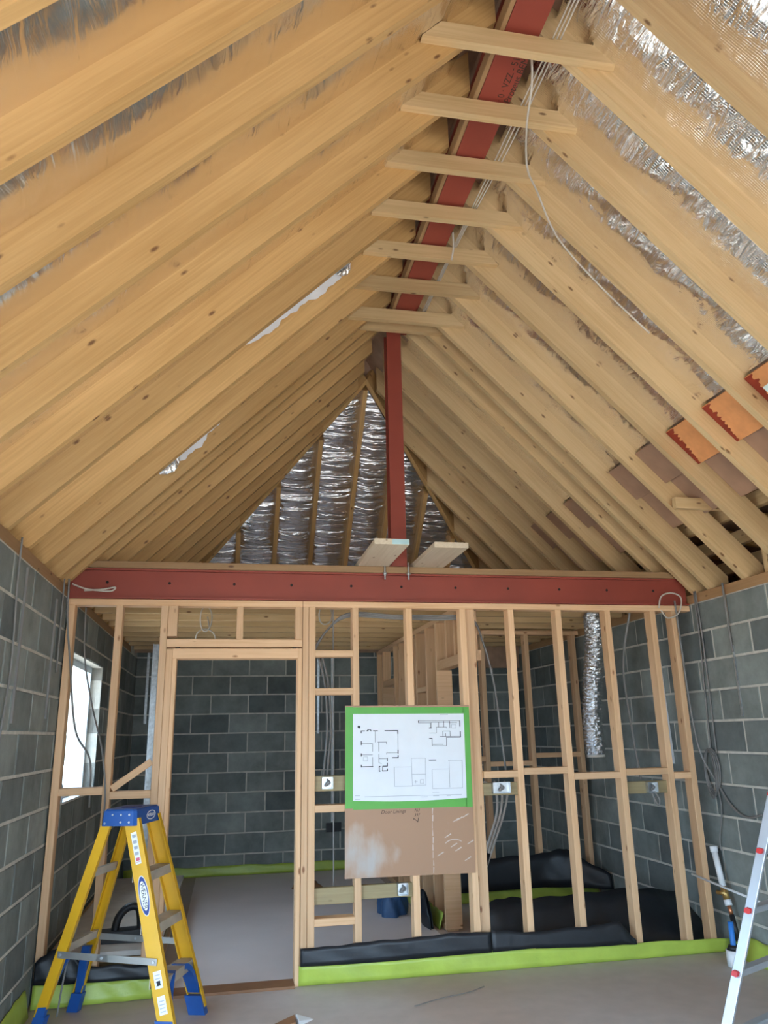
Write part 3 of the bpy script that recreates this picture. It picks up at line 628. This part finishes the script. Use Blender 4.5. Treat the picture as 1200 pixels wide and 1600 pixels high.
mid = [(252, 290, 252, 388), (131, 400, 228, 400), (228, 400, 228, 470), (131, 498, 228, 498), (228, 520, 228, 600), (275, 388, 350, 388), (350, 388, 350, 408), (283, 388, 283, 470), (283, 495, 283, 565), (350, 482, 450, 482), (350, 482, 350, 495), (283, 532, 352, 532), (283, 568, 305, 574), (312, 600, 312, 636), (635, 205, 1006, 205), (635, 222, 740, 222), (748, 218, 748, 268), (740, 222, 740, 268), (748, 218, 915, 218), (815, 218, 815, 262), (862, 210, 862, 262), (915, 210, 915, 270), (792, 262, 882, 262), (792, 262, 792, 312), (882, 262, 882, 270), (730, 314, 792, 314), (850, 298, 915, 298), (850, 298, 850, 344), (915, 298, 915, 344), (876, 320, 876, 344), (823, 345, 880, 345), (880, 345, 1006, 345), (880, 356, 1006, 356), (880, 356, 880, 428), (752, 365, 752, 428), (752, 428, 880, 428), (758, 415, 850, 415), (915, 222, 980, 222)]
faint = [(565, 533, 688, 533), (565, 533, 570, 768), (688, 533, 688, 768), (568, 672, 688, 672), (570, 768, 688, 768), (415, 608, 560, 608), (415, 608, 415, 772), (415, 772, 570, 772), (745, 640, 745, 798), (745, 632, 892, 632), (745, 798, 1010, 798), (898, 558, 898, 790), (892, 558, 1010, 558), (1015, 558, 1010, 795), (80, 845, 120, 845), (80, 875, 122, 875), (160, 855, 1000, 855), (640, 868, 700, 868), (745, 830, 800, 830), (750, 862, 800, 862), (870, 862, 900, 862), (830, 150, 900, 150), (930, 240, 970, 240), (930, 270, 970, 270), (930, 240, 930, 270), (970, 240, 970, 270), (150, 515, 185, 515), (150, 550, 185, 550), (150, 515, 150, 550), (185, 515, 185, 550), (640, 720, 670, 720), (640, 752, 670, 752), (640, 720, 640, 752), (670, 720, 670, 752), (450, 320, 450, 460), (590, 735, 615, 735), (600, 725, 600, 748)]
lines(heavy, .0055, 'plan_walls', 'ink'); lines(mid, .0024, 'plan_lines', 'ink'); lines(faint, .0022, 'faint_plan_lines', 'faint')
MB().prism([(0, .012), (.012, 0), (.022, .012), (.010, .024)], (fx(98), -.0072, fz(270)), (1, 0, 0), (0, 0, 1), (0, .0012, 0)).build('north_mark', 'ink', PS, PM)

# ------------------------------------------------------------------ yellow stepladder
LD = thing('stepladder', 'yellow fibreglass stepladder with blue top cap', 'ladder', (-.54, 5.1, 0))
wv = V((.316, .949, 0)); dv = V((-.949, .316, 0))                  # across the steps; from the front to the back
fc, rc = V((-.18, 4.99, 0)), V((-.90, 5.235, 0)); ZT = 1.085
ftop, rtop = V((-.475, 5.065, ZT)), V((-.615, 5.112, ZT))
def rail(pb, pt, out, web, fl, name):
    """channel rail: web faces outwards (out), flanges turned inwards"""
    ax = (pt - pb).normalized(); n = V(out); n = (n - ax * n.dot(ax)).normalized(); s = ax.cross(n)
    pr = [(-web / 2, 0), (web / 2, 0), (web / 2, -fl), (web / 2 - .006, -fl), (web / 2 - .006, -.005), (-web / 2 + .006, -.005), (-web / 2 + .006, -fl), (-web / 2, -fl)]
    return MB().prism(pr, pb, s, n, pt - pb).build(name, 'yellow', LD)
FB = {s: fc + wv * (s * .235) for s in (-1, 1)}; FT = {s: ftop + wv * (s * .155) for s in (-1, 1)}
RB = {s: rc + wv * (s * .225) for s in (-1, 1)}; RT = {s: rtop + wv * (s * .150) for s in (-1, 1)}
fr_ = {}
for s in (-1, 1):
    fr_[s] = rail(FB[s] + V((0, 0, .03)), FT[s], wv * s, .088, .032, 'front_rail'); rail(RB[s] + V((0, 0, .03)), RT[s], wv * s, .055, .028, 'rear_rail')
def lerp(a, b, z): t = (z - a.z) / (b.z - a.z); return a + (b - a) * t
for z in (.29, .55, .81):
    a, b = lerp(FB[-1], FT[-1], z), lerp(FB[1], FT[1], z); a += wv * .006; b -= wv * .006
    m = MB().prism([(-.045, 0), (.045, 0), (.045, -.05), (.041, -.05), (.041, -.004), (-.041, -.004), (-.041, -.05), (-.045, -.05)], a, -dv, V((0, 0, 1)), b - a)
    st = m.build('step', 'step', LD)
for z in (.42, .8):
    a, b = lerp(RB[-1], RT[-1], z), lerp(RB[1], RT[1], z); MB().prism([(-.012, -.02), (.012, -.02), (.012, .02), (-.012, .02)], a + wv * .004, dv, V((0, 0, 1)), b - a - wv * .008).build('rear_brace', 'step', LD)
# top cap: tapered blue box with a tray on top
cc = (ftop + rtop) / 2 + V((0, 0, .0))
def capring(hw, hd, z): return [cc + wv * (a * hw) + dv * (b * hd) + V((0, 0, z - ZT)) for a, b in ((-1, -1), (1, -1), (1, 1), (-1, 1))]
def oct_(hw, hd, z): return [cc + wv * (a * hw) + dv * (b * hd) + V((0, 0, z - ZT)) for a, b in ((-1, -.86), (-.9, -1), (.9, -1), (1, -.86), (1, .8), (.8, 1), (-.8, 1), (-1, .8))]
m = MB().loft(oct_(.178, .112, 1.055), oct_(.170, .104, 1.135)).loft(oct_(.166, .100, 1.135), oct_(.160, .095, 1.143))
cap = m.build('top_cap', 'blue', LD)
MB().prism([(.09 * math.cos(a * .5236), .05 * math.sin(a * .5236)) for a in range(12)], cc + V((0, 0, .058)), wv, dv, V((0, 0, .003))).build('tool_tray', 'navy', cap)
for i, (u, z) in enumerate(((-.03, 1.115), (0.02, 1.115), (.07, 1.115), (.07, 1.075), (.02, 1.075), (-.075, 1.07))):
    p = cc + wv * -.1765 + dv * (-u) + V((0, 0, z - ZT)); MB().tube([p, p - wv * .004], .006, 8).build('rivet', 'alu', cap)
def ellipse_ring(o, x, y, a, b, t, dep, mat, name, par, n=28):
    m = MB(); x, y = V(x), V(y); z = x.cross(y)
    for i in range(n):
        p, q = 2 * math.pi * i / n, 2 * math.pi * (i + 1) / n
        c = [o + x * (a * k * math.cos(w_)) + y * (b * k * math.sin(w_)) for k, w_ in ((1, p), (1, q))] + [o + x * ((a - t) * math.cos(q)) + y * ((b - t) * math.sin(q)), o + x * ((a - t) * math.cos(p)) + y * ((b - t) * math.sin(p))]
        m.loft(c, [k + z * dep for k in c])
    return m.build(name, mat, par)
# cap badge on the front face (faces -dv)
cf = cc - dv * .1095 + V((0, 0, .012)); capx = wv; capy = V((0, 0, 1))
ellipse_ring(cf - dv * .001 + wv * .03, capx, capy, .062, .026, .005, .001, 'sticker', 'cap_badge_ring', cap)
text_mesh('WERNER', .026, cf - dv * .0015 + wv * .03, capx, capy, 'sticker', 'cap_badge_lettering', cap)
# stickers on the near front rail (web faces -wv)
ax = (FT[-1] - FB[-1]).normalized(); nz = -wv; nz = (nz - ax * nz.dot(ax)).normalized(); sx = ax.cross(nz)
def onrail(z, a, off=.0006): return lerp(FB[-1] + V((0, 0, .03)), FT[-1], z) + sx * a + nz * off
xr = (nz.cross(ax)) ; xr = -sx if False else sx
def rplate(z0, z1, hw, mat, name, off=.0005):
    a, b = onrail(z0, 0, off), onrail(z1, 0, off)
    m = MB().prism([(-hw, 0), (hw, 0), (hw, .0006), (-hw, .0006)], a, sx, nz, b - a); return m.build(name, mat, fr_[-1])
def rell(z, a, b, mat, name, off):
    c = onrail(z, 0, off); return MB().prism([(a * math.cos(i * math.pi / 16), b * math.sin(i * math.pi / 16)) for i in range(32)], c, sx, ax, nz * .0005).build(name, mat, fr_[-1])
rell(.695, .029, .105, 'sticker', 'logo_oval_border', .0004); rell(.695, .0265, .100, 'navy', 'logo_oval', .001); rell(.695, .0215, .076, 'sticker', 'logo_field', .0016)
text_mesh('WERNER', .034, onrail(.695, 0, .0026), -ax, sx if sx.cross(ax).dot(nz) > 0 else -sx, 'ink', 'logo_lettering', fr_[-1])
rplate(.855, 1.02, .017, 'sticker', 'warning_strip')
for k in range(5):
    z = .872 + .03 * k; rplate(z, z + .016, .011, 'faint' if k else 'pinks', 'warning_pictogram', .0013)
rplate(.865, .867, .015, 'pinks', 'warning_pictogram', .0013)
for z0, z1 in ((.25, .33), (.13, .215)):
    rplate(z0, z1, .022, 'sticker', 'rating_label')
    for k in range(4): rplate(z0 + .012 + .016 * k, z0 + .016 + .016 * k, .015, 'faint', 'label_print', .0013)
rplate(.262, .285, .010, 'ink', 'label_print', .0016)
# spreader bars, feet
for s in (-1, 1):
    a, b = lerp(FB[s], FT[s], .375) + wv * (s * .006), lerp(RB[s], RT[s], .40) + wv * (s * .006); mid_ = a.lerp(b, .55)
    for p, q in ((a, mid_ + (b - a) * .04), (b, mid_ - (b - a) * .04)):
        d = (q - p).normalized(); up = V((0, 0, 1)); up = (up - d * up.dot(d)).normalized()
        MB().prism([(-.017, 0), (.017, 0), (.017, .003), (-.017, .003)], p - d * .018, up, wv * s, q - p + d * .03).build('spreader_bar', 'steel', LD)
    for p in (a, mid_, b): MB().tube([p - wv * s * .002, p + wv * s * .010], .007, 8).build('spreader_rivet', 'alu', LD)
    for B_, T_, wd, nm in ((FB, FT, .098, 'front_foot'), (RB, RT, .066, 'rear_foot')):
        p = B_[s]; q = lerp(B_[s], T_[s], .10); axx = (q - p).normalized(); sd = wv * s
        A = [p + dv * (-wd / 2) + sd * .006, p + dv * (wd / 2) + sd * .006, p + dv * (wd / 2) - sd * .045, p - dv * (wd / 2) - sd * .045]
        Bq = [k + (q - p) for k in A]
        f = MB().loft(A, Bq).build('foot', 'blue', LD); f['label'] = 'blue plastic ' + nm.replace('_', ' ')
    # curved blue corner brace under the lowest step
    P = [];
    a = lerp(FB[s], FT[s], .11) - sd * .02; b = lerp(FB[s], FT[s], .265) - sd * .16
    for i in range(7):
        t = i / 6; P.append(a + (b - a) * t + V((0, 0, 1)) * .05 * math.sin(math.pi * t))
    m = MB()
    for p, q in zip(P, P[1:]): m.loft([p + dv * .035, p - dv * .035, p - dv * .035 + V((0, 0, .03)), p + dv * .035 + V((0, 0, .03))], [q + dv * .035, q - dv * .035, q - dv * .035 + V((0, 0, .03)), q + dv * .035 + V((0, 0, .03))])
    m.build('corner_brace', 'blue', LD)
    a = lerp(RB[s], RT[s], .10) - sd * .02; b = lerp(RB[s], RT[s], .37) - sd * .10; P = [a + (b - a) * (i / 6) + V((0, 0, .04 * math.sin(math.pi * i / 6))) - sd * 0 for i in range(7)]
    m = MB()
    for p, q in zip(P, P[1:]): m.loft([p + dv * .024, p - dv * .024, p - dv * .024 + sd * .03, p + dv * .024 + sd * .03], [q + dv * .024, q - dv * .024, q - dv * .024 + sd * .03, q + dv * .024 + sd * .03])
    m.build('corner_brace', 'blue', LD)

# ------------------------------------------------------------------ aluminium ladder at the right edge
AL = thing('aluminium_ladder', 'aluminium ladder with red rung caps at the right edge', 'ladder', (2.30, 3.72, 0))
a0, a1 = V((2.235, 3.72, 0)), V((3.16, 3.72, 2.20)); wx = V((.894, .447, 0)); axl = (a1 - a0).normalized(); dn = wx.cross(axl).normalized()
for k, off in ((0, 0), (1, .50)):
    o_ = a0 + wx * off; MB().prism(cham(-.024, .024, -.011, .011, .003), o_, dn, wx, (a1 - a0) if k == 0 else (a1 - a0) * .98).build('rail', 'alu', AL)
for k in range(7):
    p = a0 + axl * (.16 + .285 * k) + wx * .01
    MB().prism(cham(-.022, .022, -.016, .016, .005), p, dn, axl, wx * .48).build('rung', 'alu', AL)
    for q, e in ((p - wx * .040, -1), (p + wx * .012, 1)):
        MB().prism(cham(-.014, .014, -.012, .012, .004), q, dn, axl, wx * .02).build('rung_cap', 'redcap', AL)
MB().tube([a0 + axl * 1.46 - wx * .02, a0 + axl * 1.46 + wx * .03], .04, 14).build('hinge_knob', 'redcap', AL)

# ------------------------------------------------------------------ boards stacked behind the stepladder
bl = [('whitebd', .02, 'lowest'), ('board', .03, 'second from the bottom'), ('board', .022, 'third from the bottom'), ('treated', .045, 'third from the top'), ('board', .022, 'second from the top'), ('whitebd', .03, 'topmost')]
z = .006
for i, (mt, th, wh) in enumerate(bl):
    jx, jy, rz = [(.0, 0, 0), (.03, .05, .01), (-.02, .02, -.012), (.02, .06, .008), (-.03, .0, .004), (.015, -.02, -.006)][i]
    if i in (3,): y1 = 7.2
    else: y1 = 8.5
    o_ = MB().box((0, 0, 0), (.66, y1 - 5.72, th)).build('sheet_board', mt, None, Matrix.Translation((-1.07 + jx, 5.74 + jy, z)) @ Matrix.Rotation(rz, 4, 'Z'))
    tag(o_, 'flat board %s in the stack behind the yellow stepladder' % wh, 'board', 'boards stacked in the left rear room'); z += th + .012 if i < 5 else th
ZS = z
bx_ = thing('tool_case', 'black plastic tool lying on the stacked boards', 'tool', (-.66, 5.98, ZS))
MB().loft([V((-.84, 5.92, ZS)), V((-.5, 5.90, ZS)), V((-.49, 6.06, ZS)), V((-.83, 6.08, ZS))], [V((-.83, 5.93, ZS + .06)), V((-.52, 5.92, ZS + .075)), V((-.52, 6.05, ZS + .075)), V((-.82, 6.07, ZS + .06))]).build('body', 'blackp', bx_)
MB().tube(smooth([(-.70, 5.99, ZS + .05), (-.68, 5.99, ZS + .14), (-.62, 5.99, ZS + .20), (-.55, 5.99, ZS + .19), (-.53, 5.99, ZS + .06)]), .026, 10).build('handle', 'blackp', bx_)

# ------------------------------------------------------------------ ducts, pipes, cables, boxes
du = thing('foil_duct', 'crinkled silver foil duct hanging by the right block wall', 'duct', (3.2, 6.5, 1.3))
P = smooth([(3.27, 6.60, 2.534), (3.225, 6.52, 2.3), (3.16, 6.5, 1.95), (3.12, 6.5, 1.6), (3.125, 6.5, 1.32)], 26)
rd = random.Random(4); m = MB().tube(P, [.084 + .006 * (1 if i % 2 else -1) for i in range(len(P))], 22)
cen = [p for p in P for _ in range(22)]
m.v = [tuple(V(v) + (V(v) - c).normalized() * rd.uniform(-.006, .006)) for v, c in zip(m.v, cen)]; m.sm = [0] * len(m.sm)
m.build('sleeve', 'foil_duct', du)
MB().tube([(3.125, 6.5, 1.30), (3.125, 6.5, 1.325)], .079, 18).build('end_ring', 'wire', du)
def cable(name, pts, r, mat, label, k=8, group=None): return tag(MB().tube(smooth(pts, k), r, 6).build(name, mat), label, 'cable', group)
ef = .012
cable('cable', [(XL + ef, 4.22, 2.56), (XL + ef, 4.23, 2.3), (XL + ef, 4.28, 1.9), (XL + ef, 4.22, 1.55), (XL + ef, 4.2, 1.2)], .006, 'gwire', 'thin grey cable hanging down the near left block wall')
cable('cable', [(XL + ef, 5.34, 2.56), (XL + ef, 5.35, 2.2), (XL + ef, 5.36, 1.95)], .006, 'gwire', 'grey cable down the left wall just before the corner stud')
cable('cable', [(XL + .02, 5.44, 2.58), (XL + .03, 5.46, 2.3), (XL + .06, 5.50, 2.05), (-.98, 5.53, 1.6), (-.90, 5.70, 1.4), (-.88, 5.7, 1.1)], .007, 'gwire', 'dark grey cable crossing the corner stud in front of the window')
cable('cable', [(-1.02, 5.75, 2.52), (-1.0, 5.75, 2.1), (-.92, 5.75, 1.75), (-.80, 5.53, 1.45), (-.76, 5.525, 1.1), (-.80, 5.4, .7), (-.87, 5.3, .3), (-.9, 5.28, .02)], .006, 'gwire', 'long grey cable dropping behind the yellow stepladder')
cable('cable', [(-1.08, 5.52, 2.56), (-1.0, 5.52, 2.53), (-.9, 5.52, 2.515), (-.82, 5.52, 2.515), (-.8, 5.52, 2.54), (-.88, 5.52, 2.525), (-1.0, 5.52, 2.515)], .006, 'wire', 'white cable coil lying on the left end of the red beam')
def strip_v(name, x, y, z0, z1, ax_, wd, mat, label, cat, lean=0):
    d = V((0, wd / 2, 0)) if ax_ == 'x' else V((wd / 2, 0, 0)); n = V((.012, 0, 0)) if ax_ == 'x' else V((0, -.012, 0))
    if ax_ == 'x' and x > 1: n = -n
    A = [V((x, y, z0)) - d, V((x, y, z0)) + d, V((x, y, z0)) + d + n, V((x, y, z0)) - d + n]; B = [p + V((0, lean, z1 - z0)) for p in A]
    return tag(MB().loft(A, B).build(name, mat), label, cat)
strip_v('cable_capping', XL + .001, 4.42, 1.62, 2.44, 'x', .013, 'gwire', 'galvanised capping strip on the near left wall', 'capping')
strip_v('cable_capping', XL + .001, 5.20, 1.66, 2.40, 'x', .013, 'gwire', 'galvanised capping strip near the left end of the partition', 'capping')
strip_v('cable_capping', XR - .001, 5.07, 1.60, 2.10, 'x', .011, 'galv', 'galvanised capping strip on the right wall under a cable', 'capping')
cable('cable', [(XR - .015, 5.075, 2.56), (XR - .02, 5.07, 2.3), (XR - .015, 5.067, 2.05)], .008, 'gwire', 'grey cable feeding the capping strip on the right wall')
for j, (dy, lab) in enumerate(((0, 'left of a pair of grey cables hanging on the right wall'), (-.07, 'right of a pair of grey cables hanging on the right wall'))):
    cable('cable', [(XR - .02, 5.44 + dy * .3, 2.56), (XR - .015, 5.45 + dy * .5, 2.2), (XR - .012, 5.48 + dy * .8, 1.8), (XR - .015, 5.50 + dy, 1.34)], .006, 'gwire', lab)
co = thing('cable_coil', 'coil of grey cable hanging on the right block wall', 'cable', (XR - .03, 5.50, 1.2))
for j in range(5):
    c = V((XR - .022 - .006 * (j % 3), 5.49 + .008 * j, 1.225 - .008 * j)); MB().tube([c + V((0, (.085 - .006 * j) * math.cos(i * .2618), (.15 + .006 * j) * math.sin(i * .2618))) for i in range(24)], .005, 6, closed=True).build('loop', 'gwire', co)
cable('cable', [(3.45, 5.53, 2.50), (3.46, 5.53, 2.1), (3.47, 5.53, 1.7), (3.50, 5.52, 1.35), (XR - .02, 5.46, 1.13), (XR - .02, 5.32, .98), (XR - .02, 5.17, .92), (XR - .02, 5.0, .95)], .008, 'gwire', 'black cable running down the corner stud and across the right wall')
cable('cable', [(XR - .02, 5.47, 1.12), (XR - .02, 5.45, .95), (XR - .02, 5.52, .75), (XR - .015, 5.53, .66)], .005, 'gwire', 'thin cable tail below the coil on the right wall')
cable('cable', [(3.30, 5.52, 2.44), (3.33, 5.515, 2.53), (3.42, 5.515, 2.56), (3.50, 5.515, 2.52), (3.46, 5.51, 2.40), (3.36, 5.51, 2.36), (3.31, 5.51, 2.42)], .006, 'wire', 'pale cable loop at the right end of the red beam')
# ridge cables
cable('cable', [(1.345, 2.80, 4.70), (1.36, 2.86, 4.58), (1.40, 3.05, 4.50), (1.50, 3.30, 4.48), (1.62, 3.46, 4.47), (1.80, 3.62, 4.30), (2.05, 3.66, 4.04), (2.35, 3.68, 3.76)], .0055, 'wire', 'white cable sagging from the ridge across the collar ties')
rcb = thing('cable_bundle', 'pale cables running along beside the red ridge beam', 'cable', (1.41, 3.4, 4.71))
for j in range(3): MB().tube(smooth([(1.40 + .02 * j, 1.5, 4.72), (1.415 + .018 * j, 2.5, 4.715), (1.41 + .02 * j, 3.4, 4.715 - .006 * j), (1.40 + .01 * j, 4.3, 4.715), (1.39 + .012 * j, 5.3, 4.715)], 8), .004, 6).build('cable', 'wire', rcb)
cable('cable', [(1.345, 4.2, 4.70), (1.35, 4.22, 4.60), (1.345, 4.26, 4.53)], .006, 'wire', 'short white cable tail hanging below the ridge beam')
# cables through the head of the partition
cbn = thing('cable_bundle', 'bundle of grey cables run through the head of the partition', 'cable', (1.2, 5.67, 2.35))
for j in range(3): MB().tube(smooth([(.60, 5.72, 2.12 + .01 * j), (.70, 5.70, 2.28), (.86, 5.68, 2.375 + .012 * j), (1.2, 5.665, 2.36 + .012 * j), (1.5, 5.665, 2.355 + .014 * j), (1.80, 5.68, 2.35 + .01 * j), (1.90, 5.72, 2.2), (1.98, 5.75, 1.9), (2.02, 5.76, 1.5), (2.03, 5.72, 1.2)], 8), .008, 6).build('cable', 'gwire', cbn)
for j, x in enumerate((.70, .725)): cable('cable', [(.62 + .03 * j, 5.72, 2.12), (x - .02, 5.72, 1.9), (x, 5.72, 1.6), (x - .02, 5.71, 1.35), (x - .03, 5.70, 1.24)], .008, 'gwire', ['left', 'right'][j] + ' grey cable dropping to the socket box beside the door', group='cables dropping to the socket box')
cable('cable', [(.735, 5.652, 2.44), (.735, 5.655, 1.2), (.735, 5.655, .55)],   .005, 'gwire', 'straight grey cable down beside the door studs')
def loop(c, ry, rz, label, n=20, tilt=.3):
    pts = [V(c) + V((ry * math.cos(a), .03 * math.sin(2 * a), rz * math.sin(a))) for a in [i * 2 * math.pi / n + 1.2 for i in range(int(n * 1.15))]]
    top = V((c[0] + .01, c[1], 2.56)); return tag(MB().tube([top] + smooth(pts, 2), .006, 6).build('cable_loop', 'wire'), label, 'cable')
loop((-.20, 6.3, 2.44), .045, .10, 'upper white cable loop hanging from the joists above the door'); loop((-.22, 7.0, 2.36), .085, .09, 'lower white cable loop hanging from the joists above the door'); loop((.72, 6.0, 2.44), .05, .08, 'white cable loop hanging from the joists right of the door')
def socket(c, wd, ht, label, par=None):
    o_ = thing('socket_box', label, 'socket box', c)
    x, y, z_ = c; t = .003; m = MB()
    m.box((x - wd / 2, y, z_ - ht / 2), (x + wd / 2, y + t, z_ + ht / 2)).box((x - wd / 2, y - .035, z_ - ht / 2), (x - wd / 2 + t, y, z_ + ht / 2)).box((x + wd / 2 - t, y - .035, z_ - ht / 2), (x + wd / 2, y, z_ + ht / 2)).box((x - wd / 2, y - .035, z_ - ht / 2), (x + wd / 2, y, z_ - ht / 2 + t)).box((x - wd / 2, y - .035, z_ + ht / 2 - t), (x + wd / 2, y, z_ + ht / 2))
    m.build('box', 'galv', o_); MB().tube(smooth([(x, y - .005, z_ + ht * .3), (x + .02, y - .02, z_), (x - .015, y - .025, z_ - .02), (x + .01, y - .02, z_ + .015)], 5), .006, 6).build('cable_tail', 'gwire', o_)
    return o_
socket((.68, 5.575, 1.215), .075, .075, 'square metal socket box beside the door opening'); socket((1.925, 5.575, 1.145), .13, .075, 'double metal socket box right of the plan board')
socket((3.10, 5.583, 1.11), .08, .075, 'metal socket box between the right hand studs'); socket((1.19, 5.575, .525), .07, .075, 'metal socket box low down below the plan board')
cable('cable', [(3.06, 5.55, 2.4), (3.05, 5.72, 2.0), (3.08, 5.74, 1.5), (3.09, 5.70, 1.16)], .009, 'gwire', 'dark cable looping down to the box between the right studs')
cable('cable', [(3.09, 5.56, 1.07), (3.12, 5.55, .99), (3.14, 5.55, 1.02), (3.11, 5.555, 1.08)], .007, 'gwire', 'short cable loop under the box between the right studs')
wr_ = lambda: None
tag(MB().prism(cham(-.02, .02, 0, .025, .004), (1.27, YB - .027, .53), (1, 0, 0), (0, 1, 0), (0, 0, 2.08)).build('conduit_trunking', 'white'), 'white vertical trunking on the far block wall', 'trunking')
tag(MB().box((1.19, YB - .03, .42), (1.37, YB - .002, .52)).box((1.20, YB - .034, .43), (1.36, YB - .03, .51)).build('back_box', 'blackp'), 'black double back box under the white trunking', 'socket box')
tag(MB().prism([(-.035, 0), (.035, 0), (.035, .05), (.029, .05), (.029, .006), (-.029, .006), (-.029, .05), (-.035, .05)], (-.80, 8.9, 0), (1, 0, 0), (0, -1, 0), (0, 0, 2.53)).build('steel_channel', 'galv'), 'grey galvanised channel standing in the left rear room', 'channel')
strip_v('cable_capping', -.97, YB - .001, 1.70, 2.55, 'y', .03, 'galv', 'pale capping strip in the far left corner', 'capping')
strip_v('cable_capping', 1.09, YB - .001, 1.55, 2.45, 'y', .03, 'galv', 'perforated capping strip on the far wall beside the trunking', 'capping')
tag(MB().prism(cham(-.02, .02, -.012, .012), (XR - .014, 6.05, 1.25), (0, 1, 0), (1, 0, 0), (0, .05, 1.2)).build('white_batten', 'white'), 'slim white batten standing against the right wall behind the studs', 'batten')
# pipes at the right
pp = thing('pipe_assembly', 'white pipe with brass valve and copper tail on the right wall', 'pipe', (XR - .05, 5.42, 0))
P0, P1, P2, P3, P4 = V((XR - .06, 5.55, .66)), V((XR - .07, 5.48, .43)), V((XR - .07, 5.45, .35)), V((XR - .07, 5.42, .26)), V((XR - .07, 5.38, .1))
MB().tube([P0, P1], .022, 12).build('white_pipe', 'white', pp); MB().tube([P0 + V((0, .003, .03)), P0 - V((0, 0, .01))], .028, 12).build('pipe_cap', 'white', pp)
MB().tube([P1, P2], .024, 10).tube([P1.lerp(P2, .5) + V((0, -.02, 0)), P1.lerp(P2, .5) + V((-.03, .05, .0))], .016, 8).build('valve', 'brass', pp)
MB().tube([P2, P2.lerp(P3, .4)], .026, 10).build('collar', 'white', pp); MB().tube([P2.lerp(P3, .4), P3], .014, 10).build('copper_tail', 'copper', pp); MB().tube([P3, P4], .018, 10).build('pipe_sleeve', 'blackp', pp)
tag(MB().tube([(3.30, 5.50, .52), (3.35, 4.6, .44)], .008, 8).build('white_rod', 'white'), 'thin white rod sloping behind the aluminium ladder', 'rod')
bp_ = thing('blue_pipe_stub', 'blue water pipe rising from a white sleeve on the floor', 'pipe', (3.36, 5.2, 0))
MB().tube([(3.36, 5.2, 0.01), (3.36, 5.2, .27)], .018, 12).build('pipe', 'bluepipe', bp_); MB().tube([(3.36, 5.2, .002), (3.36, 5.2, .10)], .052, 18).build('sleeve', 'white', bp_); MB().tube([(3.36, 5.2, .10), (3.36, 5.2, .13)], [.045, .03], 14).build('tape_wrap', 'blackp', bp_)
# far room pipes
cp = thing('cable_loom', 'pale and black cables curving up from a black duct in the right rear room', 'cable', (2.45, 7.2, 0))
for j in range(3): MB().tube(smooth([(2.30 + .02 * j, 7.35, .3), (2.38 + .03 * j, 7.32, .55), (2.47 + .035 * j, 7.3, .8), (2.47 + .06 * j, 7.3, 1.0), (2.36 + .1 * j, 7.3, 1.08)], 8), .012, 8).build('cable', 'wire', cp)
MB().tube([(2.26, 7.36, .05), (2.32, 7.35, .35), (2.36, 7.34, .47)], .045, 12).build('duct_sleeve', 'blackp', cp)
# small things on floors and sills
bt = thing('plastic_bottle', 'clear plastic bottle on the window sill', 'bottle', (XL - .04, 6.05, 1.115))
MB().tube([(XL - .04, 6.05, z_) for z_ in (1.116, 1.20, 1.225, 1.25, 1.26, 1.285)], [.032, .032, .027, .012, .012, .012], 14).build('body', 'clearp', bt); MB().tube([(XL - .04, 6.05, 1.286), (XL - .04, 6.05, 1.305)], .014, 12).build('cap', 'white', bt)
pk = thing('paper_packet', 'crumpled white and brown packet on the near floor', 'packet', (.43, 4.93, 0))
MB().loft([V((.42, 4.95, .001)), V((.53, 4.93, .001)), V((.44, 4.84, .001))], [V((.43, 4.945, .03)), V((.50, 4.93, .012)), V((.44, 4.86, .02))]).build('packet', 'sticker', pk)
MB().loft([V((.28, 4.86, .001)), V((.42, 4.95, .001)), V((.42, 4.84, .001)), V((.3, 4.80, .001))], [V((.29, 4.86, .012)), V((.42, 4.945, .028)), V((.42, 4.85, .02)), V((.31, 4.82, .012))]).build('flap', 'brownstrip', pk)
cable('cable', [(1.12, 4.98, .006), (1.3, 5.07, .006), (1.5, 5.14, .006), (1.62, 5.22, .006)], .003, 'gwire', 'thin dark wire lying on the near floor')
def blob(name, c, r, mat, label, cat, sd):
    rnd = random.Random(sd); ph_ = [rnd.uniform(0, 6) for _ in range(4)]
    def fn(u, v):
        a = 2 * math.pi * u; t = math.pi / 2 * v; k = 1 + .18 * math.sin(3 * a + ph_[0]) * math.cos(t) + .10 * math.sin(7 * a + 4 * t + ph_[1])
        return (c[0] + r[0] * k * math.cos(a) * math.cos(t), c[1] + r[1] * k * math.sin(a) * math.cos(t), c[2] + r[2] * (math.sin(t)) * (1 + .15 * math.sin(5 * a + ph_[2])))
    return tag(MB().grid(28, 10, fn).build(name, mat), label, cat)
blob('rubbish_bag', (-.96, 4.80, .001), (.06, .06, .06), 'teal', 'crumpled teal bag on the floor at the stepladder foot', 'bag', 2)
blob('rubbish_bag', (-1.00, 4.94, .001), (.035, .04, .035), 'sticker', 'small pale crumpled wrapper by the left wall', 'wrapper', 5)
blob('packaging_heap', (1.48, 7.4, .004), (.13, .18, .22), 'bluebag', 'blue plastic packaging heaped by the dividing partition', 'packaging', 8)
blob('packaging_heap', (1.672, 6.98, .004), (.03, .28, .22), 'black', 'black plastic folded up against the dividing partition', 'packaging', 9)
blob('floor_tool', (.86, 8.85, .004), (.14, .18, .07), 'brownstrip', 'brown bag on the floor of the rear room', 'bag', 11)
mw = Matrix(((-S2, 0, S2, XR), (0, -1, 0, 3.395), (S2, 0, S2, EZ), (0, 0, 0, 1)))
tag(MB().box((.50 / S2, 0, -.0135), (.77 / S2, .42, -.001)).build('plasterboard_offcut', 'mint', None, mw), 'pale mint board offcut under the rafters at the right edge', 'board')
